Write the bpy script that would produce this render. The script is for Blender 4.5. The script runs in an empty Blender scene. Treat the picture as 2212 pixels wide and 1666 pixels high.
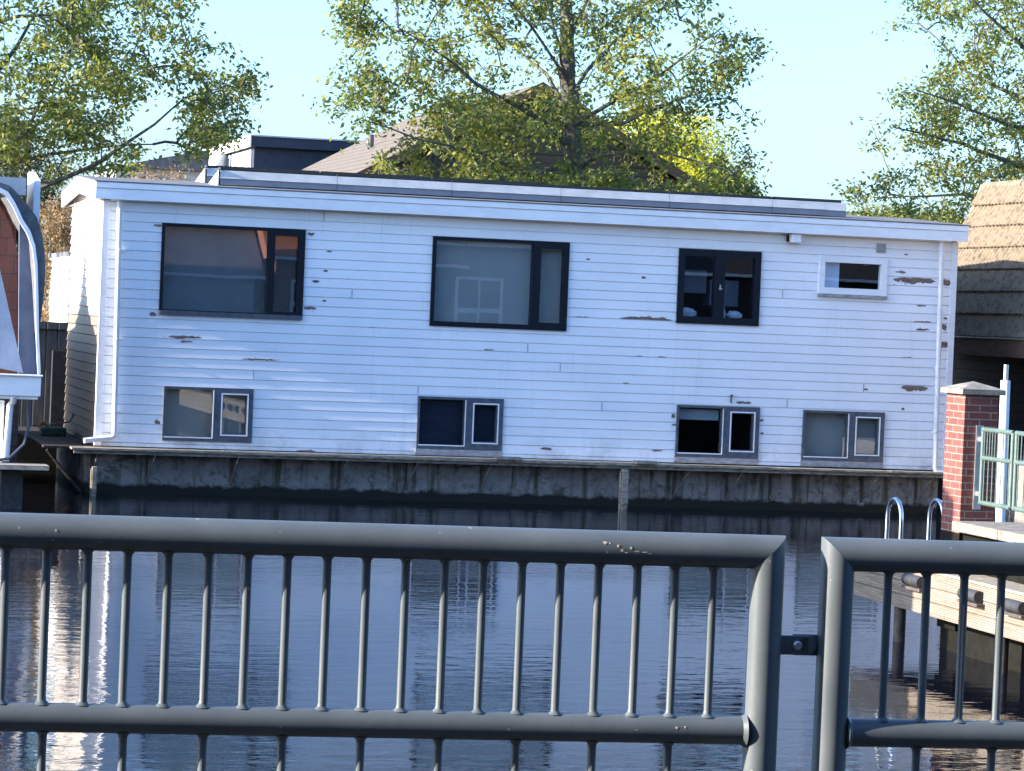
import bpy, math, random
import numpy as np
from mathutils import Vector, noise
R = math.radians
random.seed(7)
rng = np.random.default_rng(11)
sc = bpy.context.scene
col = sc.collection

# ------------------------------------------------------------------ camera
CAM_H = 2.79
PITCH, ROLL, YAW, FOC = R(1.29), R(2.37), R(14.23), 6400.0
cam_d = bpy.data.cameras.new("camera")
cam = bpy.data.objects.new("camera", cam_d)
col.objects.link(cam)
fw = Vector((math.sin(YAW) * math.cos(PITCH), math.cos(YAW) * math.cos(PITCH), -math.sin(PITCH)))
r0 = Vector((math.cos(YAW), -math.sin(YAW), 0))
u0 = r0.cross(fw)
RT = math.cos(ROLL) * r0 + math.sin(ROLL) * u0
UP = -math.sin(ROLL) * r0 + math.cos(ROLL) * u0
from mathutils import Matrix
m = Matrix((RT, UP, -fw)).transposed().to_4x4()
m.translation = Vector((0, 0, CAM_H))
cam.matrix_world = m
cam_d.sensor_width = 36
cam_d.lens = 36 * FOC / 2212
cam_d.clip_start = 0.1
cam_d.clip_end = 3000
sc.camera = cam

# ------------------------------------------------------------------ sky, sun, exposure
SUN_EL, SUN_AZ = 19.0, 0.6            # azimuth: degrees in front of the facade, coming from -X
w = bpy.data.worlds.new("World")
sc.world = w
w.use_nodes = True
nt = w.node_tree
bg = nt.nodes["Background"]
sky = nt.nodes.new("ShaderNodeTexSky")
sky.sky_type = 'NISHITA'
sky.sun_disc = False
sky.sun_elevation = R(SUN_EL)
sky.sun_rotation = R(-91.3)
sky.air_density = 1.0
sky.dust_density = 1.9
sky.ozone_density = 6.5
nt.links.new(sky.outputs[0], bg.inputs[0])
bg.inputs[1].default_value = 0.15
sun_d = bpy.data.lights.new("sun", 'SUN')
sun_d.energy = 5.0
sun_d.angle = R(0.5)
sun_d.color = (1.0, 0.90, 0.78)
sun = bpy.data.objects.new("sun", sun_d)
col.objects.link(sun)
sdir = Vector((-math.cos(R(SUN_AZ)) * math.cos(R(SUN_EL)), -math.sin(R(SUN_AZ)) * math.cos(R(SUN_EL)), math.sin(R(SUN_EL))))
sun.rotation_euler = sdir.to_track_quat('Z', 'Y').to_euler()
sun.location = sdir * 60
sc.view_settings.view_transform = 'Standard'
sc.view_settings.look = 'None'
sc.view_settings.gamma = 1
sc.view_settings.exposure = 1.96
sc.cycles.max_bounces = 8
sc.cycles.transparent_max_bounces = 12


def at(px, py, Y):
    """world x, z of a surveyed sight line where it meets the vertical plane y = Y"""
    d = fw * FOC + RT * (px - 1106) + UP * (833 - py)
    t = Y / d.y
    return d.x * t, CAM_H + d.z * t


# ------------------------------------------------------------------ materials
def new_mat(name):
    mt = bpy.data.materials.new(name)
    mt.use_nodes = True
    n = mt.node_tree
    b = n.nodes["Principled BSDF"]
    return mt, n, b


def nd(n, typ, **kw):
    o = n.nodes.new(typ)
    for k, v in kw.items():
        if k.startswith('i_'):
            key = k[2:]
            key = int(key) if key.isdigit() else key
            o.inputs[key].default_value = v
        else:
            setattr(o, k, v)
    return o


def coords(n, scale=(1, 1, 1), rot=(0, 0, 0)):
    tc = n.nodes.new("ShaderNodeTexCoord")
    mp = nd(n, "ShaderNodeMapping")
    mp.inputs['Scale'].default_value = scale
    mp.inputs['Rotation'].default_value = rot
    n.links.new(tc.outputs['Object'], mp.inputs[0])
    return mp.outputs[0]


def noise_n(n, vec, scale, detail=4, rough=0.55, dist=0):
    t = nd(n, "ShaderNodeTexNoise")
    t.inputs['Scale'].default_value = scale
    t.inputs['Detail'].default_value = detail
    t.inputs['Roughness'].default_value = rough
    t.inputs['Distortion'].default_value = dist
    n.links.new(vec, t.inputs['Vector'])
    return t.outputs['Fac']


def ramp(n, fac, stops):
    r = nd(n, "ShaderNodeValToRGB")
    e = r.color_ramp.elements
    while len(e) < len(stops):
        e.new(0.5)
    for i, (p, c) in enumerate(stops):
        e[i].position = p
        e[i].color = (c[0], c[1], c[2], 1) if hasattr(c, '__len__') else (c, c, c, 1)
    n.links.new(fac, r.inputs[0])
    return r.outputs[0]


def mixc(n, fac, a, b, mode='MIX'):
    mx = nd(n, "ShaderNodeMix", data_type='RGBA', blend_type=mode)
    for sock, v in ((0, fac), (6, a), (7, b)):
        if hasattr(v, 'links'):
            n.links.new(v, mx.inputs[sock])
        elif sock == 0:
            mx.inputs[0].default_value = v
        else:
            mx.inputs[sock].default_value = (v[0], v[1], v[2], 1)
    return mx.outputs[2]


def bump(n, b, h, strength=0.4, dist=0.01):
    bp = nd(n, "ShaderNodeBump")
    bp.inputs['Strength'].default_value = strength
    bp.inputs['Distance'].default_value = dist
    n.links.new(h, bp.inputs['Height'])
    n.links.new(bp.outputs[0], b.inputs['Normal'])


def mottled(name, c1, c2, scale=6, rough=0.6, stretch=(1, 1, 1), bstr=0.25, bdist=0.004, lo=0.35, hi=0.65, spec=0.5, metal=0):
    mt, n, b = new_mat(name)
    v = coords(n, stretch)
    f = noise_n(n, v, scale, 6, 0.65)
    n.links.new(ramp(n, f, [(lo, c1), (hi, c2)]), b.inputs['Base Color'])
    b.inputs['Roughness'].default_value = rough
    b.inputs['Specular IOR Level'].default_value = spec
    b.inputs['Metallic'].default_value = metal
    f2 = noise_n(n, v, scale * 6, 4)
    bump(n, b, f2, bstr, bdist)
    return mt


def siding_mat(name, peel=0.5, brown=False, base=((0.80, 0.81, 0.85), (0.88, 0.885, 0.91))):
    mt, n, b = new_mat(name)
    v = coords(n)
    broad = noise_n(n, v, 0.9, 5, 0.6)
    c = ramp(n, broad, [(0.3, base[0]), (0.62, base[1])])
    vs = coords(n, (1.3, 1.3, 14))
    streak = noise_n(n, vs, 2.2, 6, 0.7)
    c = mixc(n, ramp(n, streak, [(0.58, 0), (0.80, 0.28)]), c, (0.55, 0.57, 0.60))
    # per-board tone
    vb = nd(n, "ShaderNodeTexCoord")
    sx = nd(n, "ShaderNodeSeparateXYZ")
    n.links.new(vb.outputs['Object'], sx.inputs[0])
    zb = nd(n, "ShaderNodeMath", operation='MULTIPLY', i_1=1 / 0.14)
    n.links.new(sx.outputs[2], zb.inputs[0])
    za = nd(n, "ShaderNodeMath", operation='ADD', i_1=0.66)
    n.links.new(zb.outputs[0], za.inputs[0])
    fl = nd(n, "ShaderNodeMath", operation='FLOOR')
    n.links.new(za.outputs[0], fl.inputs[0])
    xx = nd(n, "ShaderNodeMath", operation='MULTIPLY', i_1=0.28)
    n.links.new(sx.outputs[0], xx.inputs[0])
    wn_in = nd(n, "ShaderNodeMath", operation='MULTIPLY_ADD', i_1=0.37)
    n.links.new(fl.outputs[0], wn_in.inputs[0])
    n.links.new(xx.outputs[0], wn_in.inputs[2])
    fl2 = nd(n, "ShaderNodeMath", operation='FLOOR')
    n.links.new(wn_in.outputs[0], fl2.inputs[0])
    cb = nd(n, "ShaderNodeCombineXYZ")
    n.links.new(fl.outputs[0], cb.inputs[0])
    n.links.new(fl2.outputs[0], cb.inputs[1])
    wn = nd(n, "ShaderNodeTexWhiteNoise", noise_dimensions='2D')
    n.links.new(cb.outputs[0], wn.inputs[0])
    c = mixc(n, ramp(n, wn.outputs[0], [(0, 0.0), (1, 0.13)]), c, (0.60, 0.62, 0.68))
    # grime low on the wall and mossy stains in patches
    gr = nd(n, "ShaderNodeMapRange")
    gr.inputs[1].default_value = 1.15
    gr.inputs[2].default_value = 0.66
    n.links.new(sx.outputs[2], gr.inputs[0])
    gn = noise_n(n, v, 1.7, 6, 0.7)
    gm = nd(n, "ShaderNodeMath", operation='MULTIPLY')
    n.links.new(gr.outputs[0], gm.inputs[0])
    n.links.new(ramp(n, gn, [(0.47, 0), (0.68, 0.75)]), gm.inputs[1])
    c = mixc(n, gm.outputs[0], c, (0.30, 0.29, 0.26))
    run = noise_n(n, coords(n, (9, 9, 0.45)), 1.6, 5, 0.65)
    runm = noise_n(n, v, 0.8, 2)
    rmul = nd(n, "ShaderNodeMath", operation='MULTIPLY')
    n.links.new(ramp(n, run, [(0.54, 0), (0.74, 0.22)]), rmul.inputs[0])
    n.links.new(ramp(n, runm, [(0.42, 0), (0.6, 1)]), rmul.inputs[1])
    c = mixc(n, rmul.outputs[0], c, (0.42, 0.42, 0.40))
    # tiny chips, denser to the right end
    vp = coords(n, (2.2, 2.2, 16))
    chips = noise_n(n, vp, 3.0, 5, 0.6)
    xr = nd(n, "ShaderNodeMapRange")
    xr.inputs[1].default_value = 4
    xr.inputs[2].default_value = 18
    xr.inputs[3].default_value = -0.03
    xr.inputs[4].default_value = 0.025
    n.links.new(sx.outputs[0], xr.inputs[0])
    ad = nd(n, "ShaderNodeMath", operation='ADD')
    n.links.new(chips, ad.inputs[0])
    n.links.new(xr.outputs[0], ad.inputs[1])
    fz = nd(n, "ShaderNodeMath", operation='FRACT')
    n.links.new(za.outputs[0], fz.inputs[0])
    eg = ramp(n, fz.outputs[0], [(0.0, 0.055), (0.10, 0.03), (0.22, 0.0), (0.86, 0.0), (1.0, 0.045)])
    ad2 = nd(n, "ShaderNodeMath", operation='ADD')
    n.links.new(ad.outputs[0], ad2.inputs[0])
    n.links.new(eg, ad2.inputs[1])
    ad = ad2
    t0 = 0.775 - 0.08 * peel
    c = mixc(n, ramp(n, ad.outputs[0], [(t0, 0), (t0 + 0.012, 1)]), c, (0.24, 0.20, 0.18))
    if brown:        # shade on the lower boards painted in as brown, ragged at its upper edge
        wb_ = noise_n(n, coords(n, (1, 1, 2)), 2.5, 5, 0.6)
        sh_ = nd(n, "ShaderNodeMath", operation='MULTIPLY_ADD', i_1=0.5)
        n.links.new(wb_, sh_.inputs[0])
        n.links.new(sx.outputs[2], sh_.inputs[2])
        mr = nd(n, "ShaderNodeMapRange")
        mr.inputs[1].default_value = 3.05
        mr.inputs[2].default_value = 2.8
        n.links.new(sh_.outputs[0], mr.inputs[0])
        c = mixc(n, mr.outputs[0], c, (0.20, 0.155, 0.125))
    n.links.new(c, b.inputs['Base Color'])
    b.inputs['Roughness'].default_value = 0.42
    hb = noise_n(n, coords(n, (1, 1, 5)), 30, 4)
    bump(n, b, hb, 0.12, 0.003)
    return mt


def glass_mat(name, tint=(0.9, 0.95, 1.0), wob=0.0008):
    mt, n, b = new_mat(name)
    n.nodes.remove(b)
    out = n.nodes["Material Output"]
    tr = nd(n, "ShaderNodeBsdfTransparent")
    tr.inputs[0].default_value = (*tint, 1)
    gl = nd(n, "ShaderNodeBsdfGlossy")
    gl.inputs['Roughness'].default_value = 0.0
    lw = nd(n, "ShaderNodeLayerWeight", i_0=0.5)
    pw = nd(n, "ShaderNodeMath", operation='POWER', i_1=5.0)
    n.links.new(lw.outputs['Facing'], pw.inputs[0])
    v = coords(n)
    nz = noise_n(n, v, 1.6, 1)
    bp = nd(n, "ShaderNodeBump")
    bp.inputs['Strength'].default_value = 0.25
    bp.inputs['Distance'].default_value = wob
    n.links.new(nz, bp.inputs['Height'])
    n.links.new(bp.outputs[0], gl.inputs['Normal'])
    ad = nd(n, "ShaderNodeMath", operation='MULTIPLY_ADD', i_1=0.90, i_2=0.085)
    n.links.new(pw.outputs[0], ad.inputs[0])
    mx = nd(n, "ShaderNodeMixShader")
    n.links.new(ad.outputs[0], mx.inputs[0])
    n.links.new(tr.outputs[0], mx.inputs[1])
    n.links.new(gl.outputs[0], mx.inputs[2])
    n.links.new(mx.outputs[0], out.inputs[0])
    return mt


def leaf_mat(name, cols, trans=0.45):
    mt, n, b = new_mat(name)
    g = nd(n, "ShaderNodeNewGeometry")
    v = coords(n)
    big = noise_n(n, v, 0.55, 3)
    ad = nd(n, "ShaderNodeMath", operation='MULTIPLY_ADD', i_1=0.42)
    n.links.new(g.outputs['Random Per Island'], ad.inputs[0])
    mm = nd(n, "ShaderNodeMath", operation='MULTIPLY', i_1=0.72)
    n.links.new(big, mm.inputs[0])
    n.links.new(mm.outputs[0], ad.inputs[2])
    k = len(cols)
    c = ramp(n, ad.outputs[0], [(0.2 + 0.62 * i / (k - 1), cc) for i, cc in enumerate(cols)])
    n.links.new(c, b.inputs['Base Color'])
    b.inputs['Roughness'].default_value = 0.55
    b.inputs['Specular IOR Level'].default_value = 0.35
    t = nd(n, "ShaderNodeBsdfTranslucent")
    n.links.new(mixc(n, 0.5, c, (0.09, 0.11, 0.012), 'ADD'), t.inputs[0])
    mx = nd(n, "ShaderNodeMixShader", i_0=trans)
    n.links.new(b.outputs[0], mx.inputs[1])
    n.links.new(t.outputs[0], mx.inputs[2])
    n.links.new(mx.outputs[0], n.nodes["Material Output"].inputs[0])
    return mt


def brick_mat(name, c1=(0.10, 0.024, 0.018), c2=(0.17, 0.045, 0.032), mortar=(0.18, 0.165, 0.15), bw=0.21, bh=0.0625):
    mt, n, b = new_mat(name)
    tc = nd(n, "ShaderNodeTexCoord")
    sx = nd(n, "ShaderNodeSeparateXYZ")
    n.links.new(tc.outputs['Object'], sx.inputs[0])
    ad = nd(n, "ShaderNodeMath", operation='ADD')
    n.links.new(sx.outputs[0], ad.inputs[0])
    n.links.new(sx.outputs[1], ad.inputs[1])
    cb = nd(n, "ShaderNodeCombineXYZ")
    n.links.new(ad.outputs[0], cb.inputs[0])
    n.links.new(sx.outputs[2], cb.inputs[1])
    dn = noise_n(n, tc.outputs['Object'], 14, 3)
    dm = nd(n, "ShaderNodeVectorMath", operation='SCALE')
    dm.inputs[3].default_value = 0.012
    cb2 = nd(n, "ShaderNodeCombineXYZ")
    n.links.new(dn, cb2.inputs[0])
    n.links.new(dn, cb2.inputs[1])
    n.links.new(cb2.outputs[0], dm.inputs[0])
    av = nd(n, "ShaderNodeVectorMath", operation='ADD')
    n.links.new(cb.outputs[0], av.inputs[0])
    n.links.new(dm.outputs[0], av.inputs[1])
    br = nd(n, "ShaderNodeTexBrick", offset=0.5)
    br.inputs['Color1'].default_value = (*c1, 1)
    br.inputs['Color2'].default_value = (*c2, 1)
    br.inputs['Mortar'].default_value = (*mortar, 1)
    br.inputs['Scale'].default_value = 1
    br.inputs['Mortar Size'].default_value = 0.006
    br.inputs['Mortar Smooth'].default_value = 0.3
    br.inputs['Brick Width'].default_value = bw
    br.inputs['Row Height'].default_value = bh
    n.links.new(av.outputs[0], br.inputs[0])
    nz = noise_n(n, tc.outputs['Object'], 22, 5, 0.7)
    c = mixc(n, ramp(n, nz, [(0.4, 0), (0.75, 0.5)]), br.outputs[0], (0.14, 0.06, 0.05))
    n.links.new(c, b.inputs['Base Color'])
    b.inputs['Roughness'].default_value = 0.8
    iv = nd(n, "ShaderNodeMath", operation='MULTIPLY_ADD', i_1=-1.0, i_2=1.0)
    n.links.new(br.outputs['Fac'], iv.inputs[0])
    bump(n, b, iv.outputs[0], 0.5, 0.006)
    return mt


def band_mat(name, axis, period, c1, c2, groove=(0.05, 0.04, 0.03), width=0.08, rough=0.7, nscale=6, bdist=0.01):
    """boards / ribs: darker line every period along an axis"""
    mt, n, b = new_mat(name)
    tc = nd(n, "ShaderNodeTexCoord")
    sx = nd(n, "ShaderNodeSeparateXYZ")
    n.links.new(tc.outputs['Object'], sx.inputs[0])
    dv = nd(n, "ShaderNodeMath", operation='DIVIDE', i_1=period)
    n.links.new(sx.outputs[axis], dv.inputs[0])
    fr = nd(n, "ShaderNodeMath", operation='FRACT')
    n.links.new(dv.outputs[0], fr.inputs[0])
    st = (0.6, 0.6, 6) if axis == 2 else (6, 1, 0.6)
    nz = noise_n(n, coords(n, st), nscale, 6, 0.65)
    c = ramp(n, nz, [(0.35, c1), (0.65, c2)])
    line = ramp(n, fr.outputs[0], [(0, 1), (width, 1), (width + 0.06, 0), (0.97, 0), (1, 1)])
    c = mixc(n, line, c, groove)
    n.links.new(c, b.inputs['Base Color'])
    b.inputs['Roughness'].default_value = rough
    iv = nd(n, "ShaderNodeInvert")
    n.links.new(line, iv.inputs[1])
    bump(n, b, iv.outputs[0], 0.7, bdist)
    return mt


M = {}
M['siding'] = siding_mat('weathered_white_boards', 0.75)
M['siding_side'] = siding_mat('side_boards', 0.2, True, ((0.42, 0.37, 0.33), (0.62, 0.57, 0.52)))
M['white'] = mottled('white_trim_paint', (0.76, 0.77, 0.80), (0.86, 0.87, 0.89), 2.5, 0.4, (1, 1, 3), 0.1, 0.002)
M['bare'] = mottled('bare_brown_wood', (0.10, 0.065, 0.055), (0.27, 0.19, 0.16), 9, 0.85, (1, 1, 8))
M['darkframe'] = mottled('navy_black_paint', (0.0015, 0.0025, 0.008), (0.005, 0.007, 0.016), 12, 0.4, spec=0.25)
M['greyframe'] = mottled('slate_grey_paint', (0.05, 0.058, 0.08), (0.10, 0.11, 0.135), 9, 0.5)
M['sill'] = mottled('weathered_sill', (0.20, 0.20, 0.21), (0.42, 0.42, 0.44), 8, 0.7, (1, 1, 4))
M['glass'] = glass_mat('window_glass')
M['blind'] = mottled('grey_roller_blind', (0.36, 0.33, 0.28), (0.41, 0.38, 0.32), 1.5, 0.9, bstr=0.05)
M['blind2'] = mottled('beige_blind', (0.36, 0.31, 0.24), (0.42, 0.365, 0.28), 1.5, 0.9, bstr=0.05)
M['dimcurtain'] = mottled('dim_grey_curtain', (0.15, 0.15, 0.14), (0.20, 0.20, 0.185), 1.2, 0.9, bstr=0.05)
M['venetian'] = band_mat('venetian_slats', 2, 0.03, (0.015, 0.02, 0.04), (0.03, 0.035, 0.055), (0.004, 0.005, 0.01), 0.3)
M['interior'] = mottled('dim_interior', (0.06, 0.05, 0.045), (0.10, 0.09, 0.08), 1.2, 0.9)
M['rail'] = None
M['pipe'] = mottled('white_pvc_pipe', (0.62, 0.63, 0.66), (0.78, 0.79, 0.80), 5, 0.35)
M['roofing'] = mottled('grey_roofing_felt', (0.07, 0.075, 0.09), (0.14, 0.145, 0.16), 6, 0.8)
M['alu'] = mottled('dull_aluminium', (0.34, 0.36, 0.38), (0.46, 0.48, 0.50), 3, 0.45, (1, 1, 2), 0.1, 0.002)
M['alu_low'] = mottled('darker_aluminium', (0.14, 0.15, 0.18), (0.19, 0.20, 0.235), 3, 0.5)
M['pv'] = mottled('black_solar_glass', (0.008, 0.009, 0.013), (0.016, 0.017, 0.022), 3, 0.15)
M['plank'] = mottled('old_ledge_planks', (0.12, 0.10, 0.08), (0.36, 0.32, 0.26), 7, 0.85, (1, 4, 4), 0.5, 0.01)
M['iron'] = mottled('rusty_bracket_iron', (0.03, 0.03, 0.035), (0.10, 0.07, 0.05), 12, 0.7)
M['galv'] = mottled('galvanised_steel', (0.45, 0.46, 0.47), (0.62, 0.63, 0.64), 9, 0.35, metal=0.8)
M['steel'] = mottled('stainless_tube', (0.60, 0.60, 0.62), (0.70, 0.70, 0.72), 9, 0.22, metal=1.0, bstr=0.05)
M['brick'] = brick_mat('red_pillar_brick')
M['oldstone'] = mottled('weathered_coping_stone', (0.11, 0.10, 0.085), (0.23, 0.21, 0.18), 9, 0.85, bstr=0.6, bdist=0.01)
M['gate'] = mottled('pale_green_gate_paint', (0.055, 0.085, 0.078), (0.085, 0.125, 0.112), 10, 0.45)
M['black'] = mottled('black_rubber', (0.012, 0.012, 0.014), (0.035, 0.035, 0.04), 12, 0.6)
M['bluegrey'] = mottled('white_paint_in_shade', (0.10, 0.125, 0.19), (0.15, 0.18, 0.26), 4, 0.5)  # white trim with its shade mixed into the colour
M['palegrey'] = mottled('white_paint_in_pale_shade', (0.34, 0.38, 0.46), (0.44, 0.48, 0.56), 4, 0.5)  # white board colour with lighter shade mixed in
M['quay'] = mottled('shade_black_quay_wall', (0.004, 0.004, 0.003), (0.010, 0.010, 0.008), 5, 0.8, spec=0.1)  # blackened to stand in for the shade under the jetty
M['soil'] = mottled('bank_soil', (0.05, 0.05, 0.03), (0.10, 0.10, 0.055), 2, 0.95)
M['paving'] = mottled('grey_paving', (0.022, 0.021, 0.020), (0.045, 0.042, 0.04), 3, 0.9)
M['bark'] = mottled('tree_bark', (0.06, 0.055, 0.045), (0.17, 0.155, 0.125), 8, 0.9, (2, 2, 0.4), 0.9, 0.03)
M['leaf_c'] = leaf_mat('walnut_leaves', [(0.034, 0.056, 0.030), (0.068, 0.104, 0.042), (0.125, 0.17, 0.045), (0.25, 0.27, 0.042), (0.32, 0.25, 0.055)])
M['leaf_y'] = leaf_mat('yellow_leaves', [(0.22, 0.25, 0.03), (0.45, 0.46, 0.04), (0.60, 0.55, 0.06)], 0.6)
M['leaf_d'] = leaf_mat('dark_ivy_leaves', [(0.012, 0.022, 0.010), (0.028, 0.045, 0.014), (0.06, 0.075, 0.02)], 0.2)
M['leaf_o'] = leaf_mat('autumn_leaves', [(0.07, 0.04, 0.03), (0.16, 0.095, 0.055), (0.24, 0.15, 0.07), (0.30, 0.23, 0.19)], 0.35)
M['shingle'] = brick_mat('red_shingles', (0.20, 0.075, 0.055), (0.27, 0.10, 0.07), (0.06, 0.03, 0.03), 0.2, 0.24)
M['tan_tile'] = None
M['gable_wood'] = band_mat('olive_gable_boards', 2, 0.18, (0.060, 0.046, 0.030), (0.095, 0.074, 0.048), (0.03, 0.024, 0.018), 0.04)
M['navy'] = mottled('dark_dormer_cladding', (0.018, 0.022, 0.04), (0.03, 0.036, 0.06), 4, 0.5)
M['lightgrey'] = mottled('light_grey_cladding', (0.40, 0.41, 0.42), (0.50, 0.51, 0.52), 4, 0.6)
M['louvre'] = band_mat('louvre_slats', 2, 0.06, (0.30, 0.31, 0.33), (0.42, 0.43, 0.45), (0.07, 0.075, 0.09), 0.3)
M['fence'] = band_mat('weathered_fence_boards', 0, 0.19, (0.05, 0.05, 0.055), (0.11, 0.11, 0.115), (0.012, 0.012, 0.015), 0.06)
M['brown_fascia'] = mottled('brown_fascia_boards', (0.06, 0.035, 0.025), (0.13, 0.08, 0.055), 8, 0.7, (1, 1, 6))
M['darkwall'] = band_mat('dark_boathouse_boards', 2, 0.16, (0.018, 0.013, 0.012), (0.035, 0.025, 0.022), (0.006, 0.005, 0.005), 0.06)
M['orange_tile'] = brick_mat('orange_pantiles', (0.46, 0.15, 0.06), (0.56, 0.21, 0.09), (0.2, 0.07, 0.04), 0.25, 0.3)
M['orange_brick'] = brick_mat('orange_brick_wall', (0.42, 0.16, 0.09), (0.52, 0.22, 0.13))
M['pale_wall'] = mottled('pale_grey_wall', (0.34, 0.35, 0.34), (0.42, 0.43, 0.42), 2, 0.8)
M['slate_wall'] = mottled('slate_blue_wall', (0.10, 0.11, 0.12), (0.14, 0.15, 0.16), 2, 0.8)
M['brown_roof'] = mottled('brown_roof', (0.10, 0.075, 0.06), (0.16, 0.12, 0.10), 3, 0.8)
M['plastic'] = mottled('crumpled_clear_plastic', (0.75, 0.78, 0.80), (0.90, 0.92, 0.95), 18, 0.3, bstr=1, bdist=0.02)
M['bottle'] = mottled('pale_blue_bottle', (0.22, 0.42, 0.50), (0.30, 0.50, 0.58), 4, 0.3)
M['greenbag'] = mottled('dark_green_plastic', (0.015, 0.05, 0.03), (0.04, 0.10, 0.06), 7, 0.5)
M['mint'] = mottled('mint_plastic', (0.15, 0.35, 0.25), (0.25, 0.5, 0.38), 7, 0.5)


def rail_material():
    mt, n, b = new_mat('grey_blue_railing_paint')
    v = coords(n)
    c = ramp(n, noise_n(n, v, 5, 5, 0.6), [(0.3, (0.066, 0.080, 0.090)), (0.7, (0.096, 0.112, 0.122))])
    sp = noise_n(n, coords(n, (1, 1, 1)), 46, 3, 0.5)
    c = mixc(n, ramp(n, sp, [(0.735, 0), (0.755, 0.6)]), c, (0.42, 0.40, 0.34))
    mo = noise_n(n, coords(n), 16, 5, 0.7)
    sx = nd(n, "ShaderNodeNewGeometry")
    sz = nd(n, "ShaderNodeSeparateXYZ")
    n.links.new(sx.outputs['Normal'], sz.inputs[0])
    dn = nd(n, "ShaderNodeMapRange")
    dn.inputs[1].default_value = -0.2
    dn.inputs[2].default_value = -0.9
    n.links.new(sz.outputs[2], dn.inputs[0])
    mm = nd(n, "ShaderNodeMath", operation='MULTIPLY')
    n.links.new(dn.outputs[0], mm.inputs[0])
    n.links.new(ramp(n, mo, [(0.52, 0), (0.66, 0.8)]), mm.inputs[1])
    c = mixc(n, mm.outputs[0], c, (0.10, 0.085, 0.02))
    n.links.new(c, b.inputs['Base Color'])
    b.inputs['Roughness'].default_value = 0.42
    b.inputs['Specular IOR Level'].default_value = 0.45
    bump(n, b, noise_n(n, v, 70, 4, 0.6), 0.12, 0.002)
    return mt


M['rail'] = rail_material()


def hull_material():
    mt, n, b = new_mat('stained_concrete_hull')
    v = coords(n)
    c = ramp(n, noise_n(n, v, 2.2, 6, 0.65), [(0.3, (0.17, 0.155, 0.155)), (0.7, (0.36, 0.33, 0.325))])
    vs = coords(n, (5, 5, 0.35))
    st = noise_n(n, vs, 1.3, 5, 0.6)
    c = mixc(n, ramp(n, st, [(0.54, 0), (0.66, 0.9)]), c, (0.045, 0.045, 0.018))
    c = mixc(n, ramp(n, noise_n(n, coords(n), 4.5, 6, 0.75, 0.6), [(0.50, 0), (0.64, 0.85)]), c, (0.05, 0.045, 0.028))
    tc = nd(n, "ShaderNodeTexCoord")
    sx = nd(n, "ShaderNodeSeparateXYZ")
    n.links.new(tc.outputs['Object'], sx.inputs[0])
    wob = noise_n(n, coords(n), 3.5, 5, 0.7)
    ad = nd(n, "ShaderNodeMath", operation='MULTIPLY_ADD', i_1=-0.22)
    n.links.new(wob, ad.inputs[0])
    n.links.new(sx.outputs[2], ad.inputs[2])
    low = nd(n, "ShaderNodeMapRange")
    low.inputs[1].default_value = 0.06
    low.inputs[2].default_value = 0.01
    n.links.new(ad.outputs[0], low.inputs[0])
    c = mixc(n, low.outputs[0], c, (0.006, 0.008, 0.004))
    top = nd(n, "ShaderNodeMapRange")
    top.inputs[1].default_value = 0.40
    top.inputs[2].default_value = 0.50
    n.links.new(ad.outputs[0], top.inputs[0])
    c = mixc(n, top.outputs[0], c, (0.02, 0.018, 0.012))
    n.links.new(c, b.inputs['Base Color'])
    b.inputs['Roughness'].default_value = 0.75
    bump(n, b, noise_n(n, v, 25, 5), 0.4, 0.01)
    return mt


M['hull'] = hull_material()


def water_material():
    mt, n, b = new_mat('canal_water')
    b.inputs['Base Color'].default_value = (0.004, 0.005, 0.010, 1)
    b.inputs['Roughness'].default_value = 0.02
    b.inputs['IOR'].default_value = 1.333
    b.inputs['Specular IOR Level'].default_value = 0.5
    v = coords(n, (0.7, 1.25, 1))
    a = noise_n(n, v, 3.2, 3, 0.5, 0.3)
    f = noise_n(n, coords(n, (1.1, 2.6, 1)), 7.0, 3, 0.55)
    patch = noise_n(n, coords(n, (0.35, 0.5, 1)), 0.55, 2)
    pr = ramp(n, patch, [(0.42, 0.10), (0.62, 1.0)])
    mm = nd(n, "ShaderNodeMath", operation='MULTIPLY')
    n.links.new(f, mm.inputs[0])
    n.links.new(pr, mm.inputs[1])
    s = nd(n, "ShaderNodeMath", operation='MULTIPLY_ADD', i_1=0.5)
    n.links.new(mm.outputs[0], s.inputs[0])
    n.links.new(a, s.inputs[2])
    bump(n, b, s.outputs[0], 1.0, 0.0042)
    return mt


M['water'] = water_material()


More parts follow.
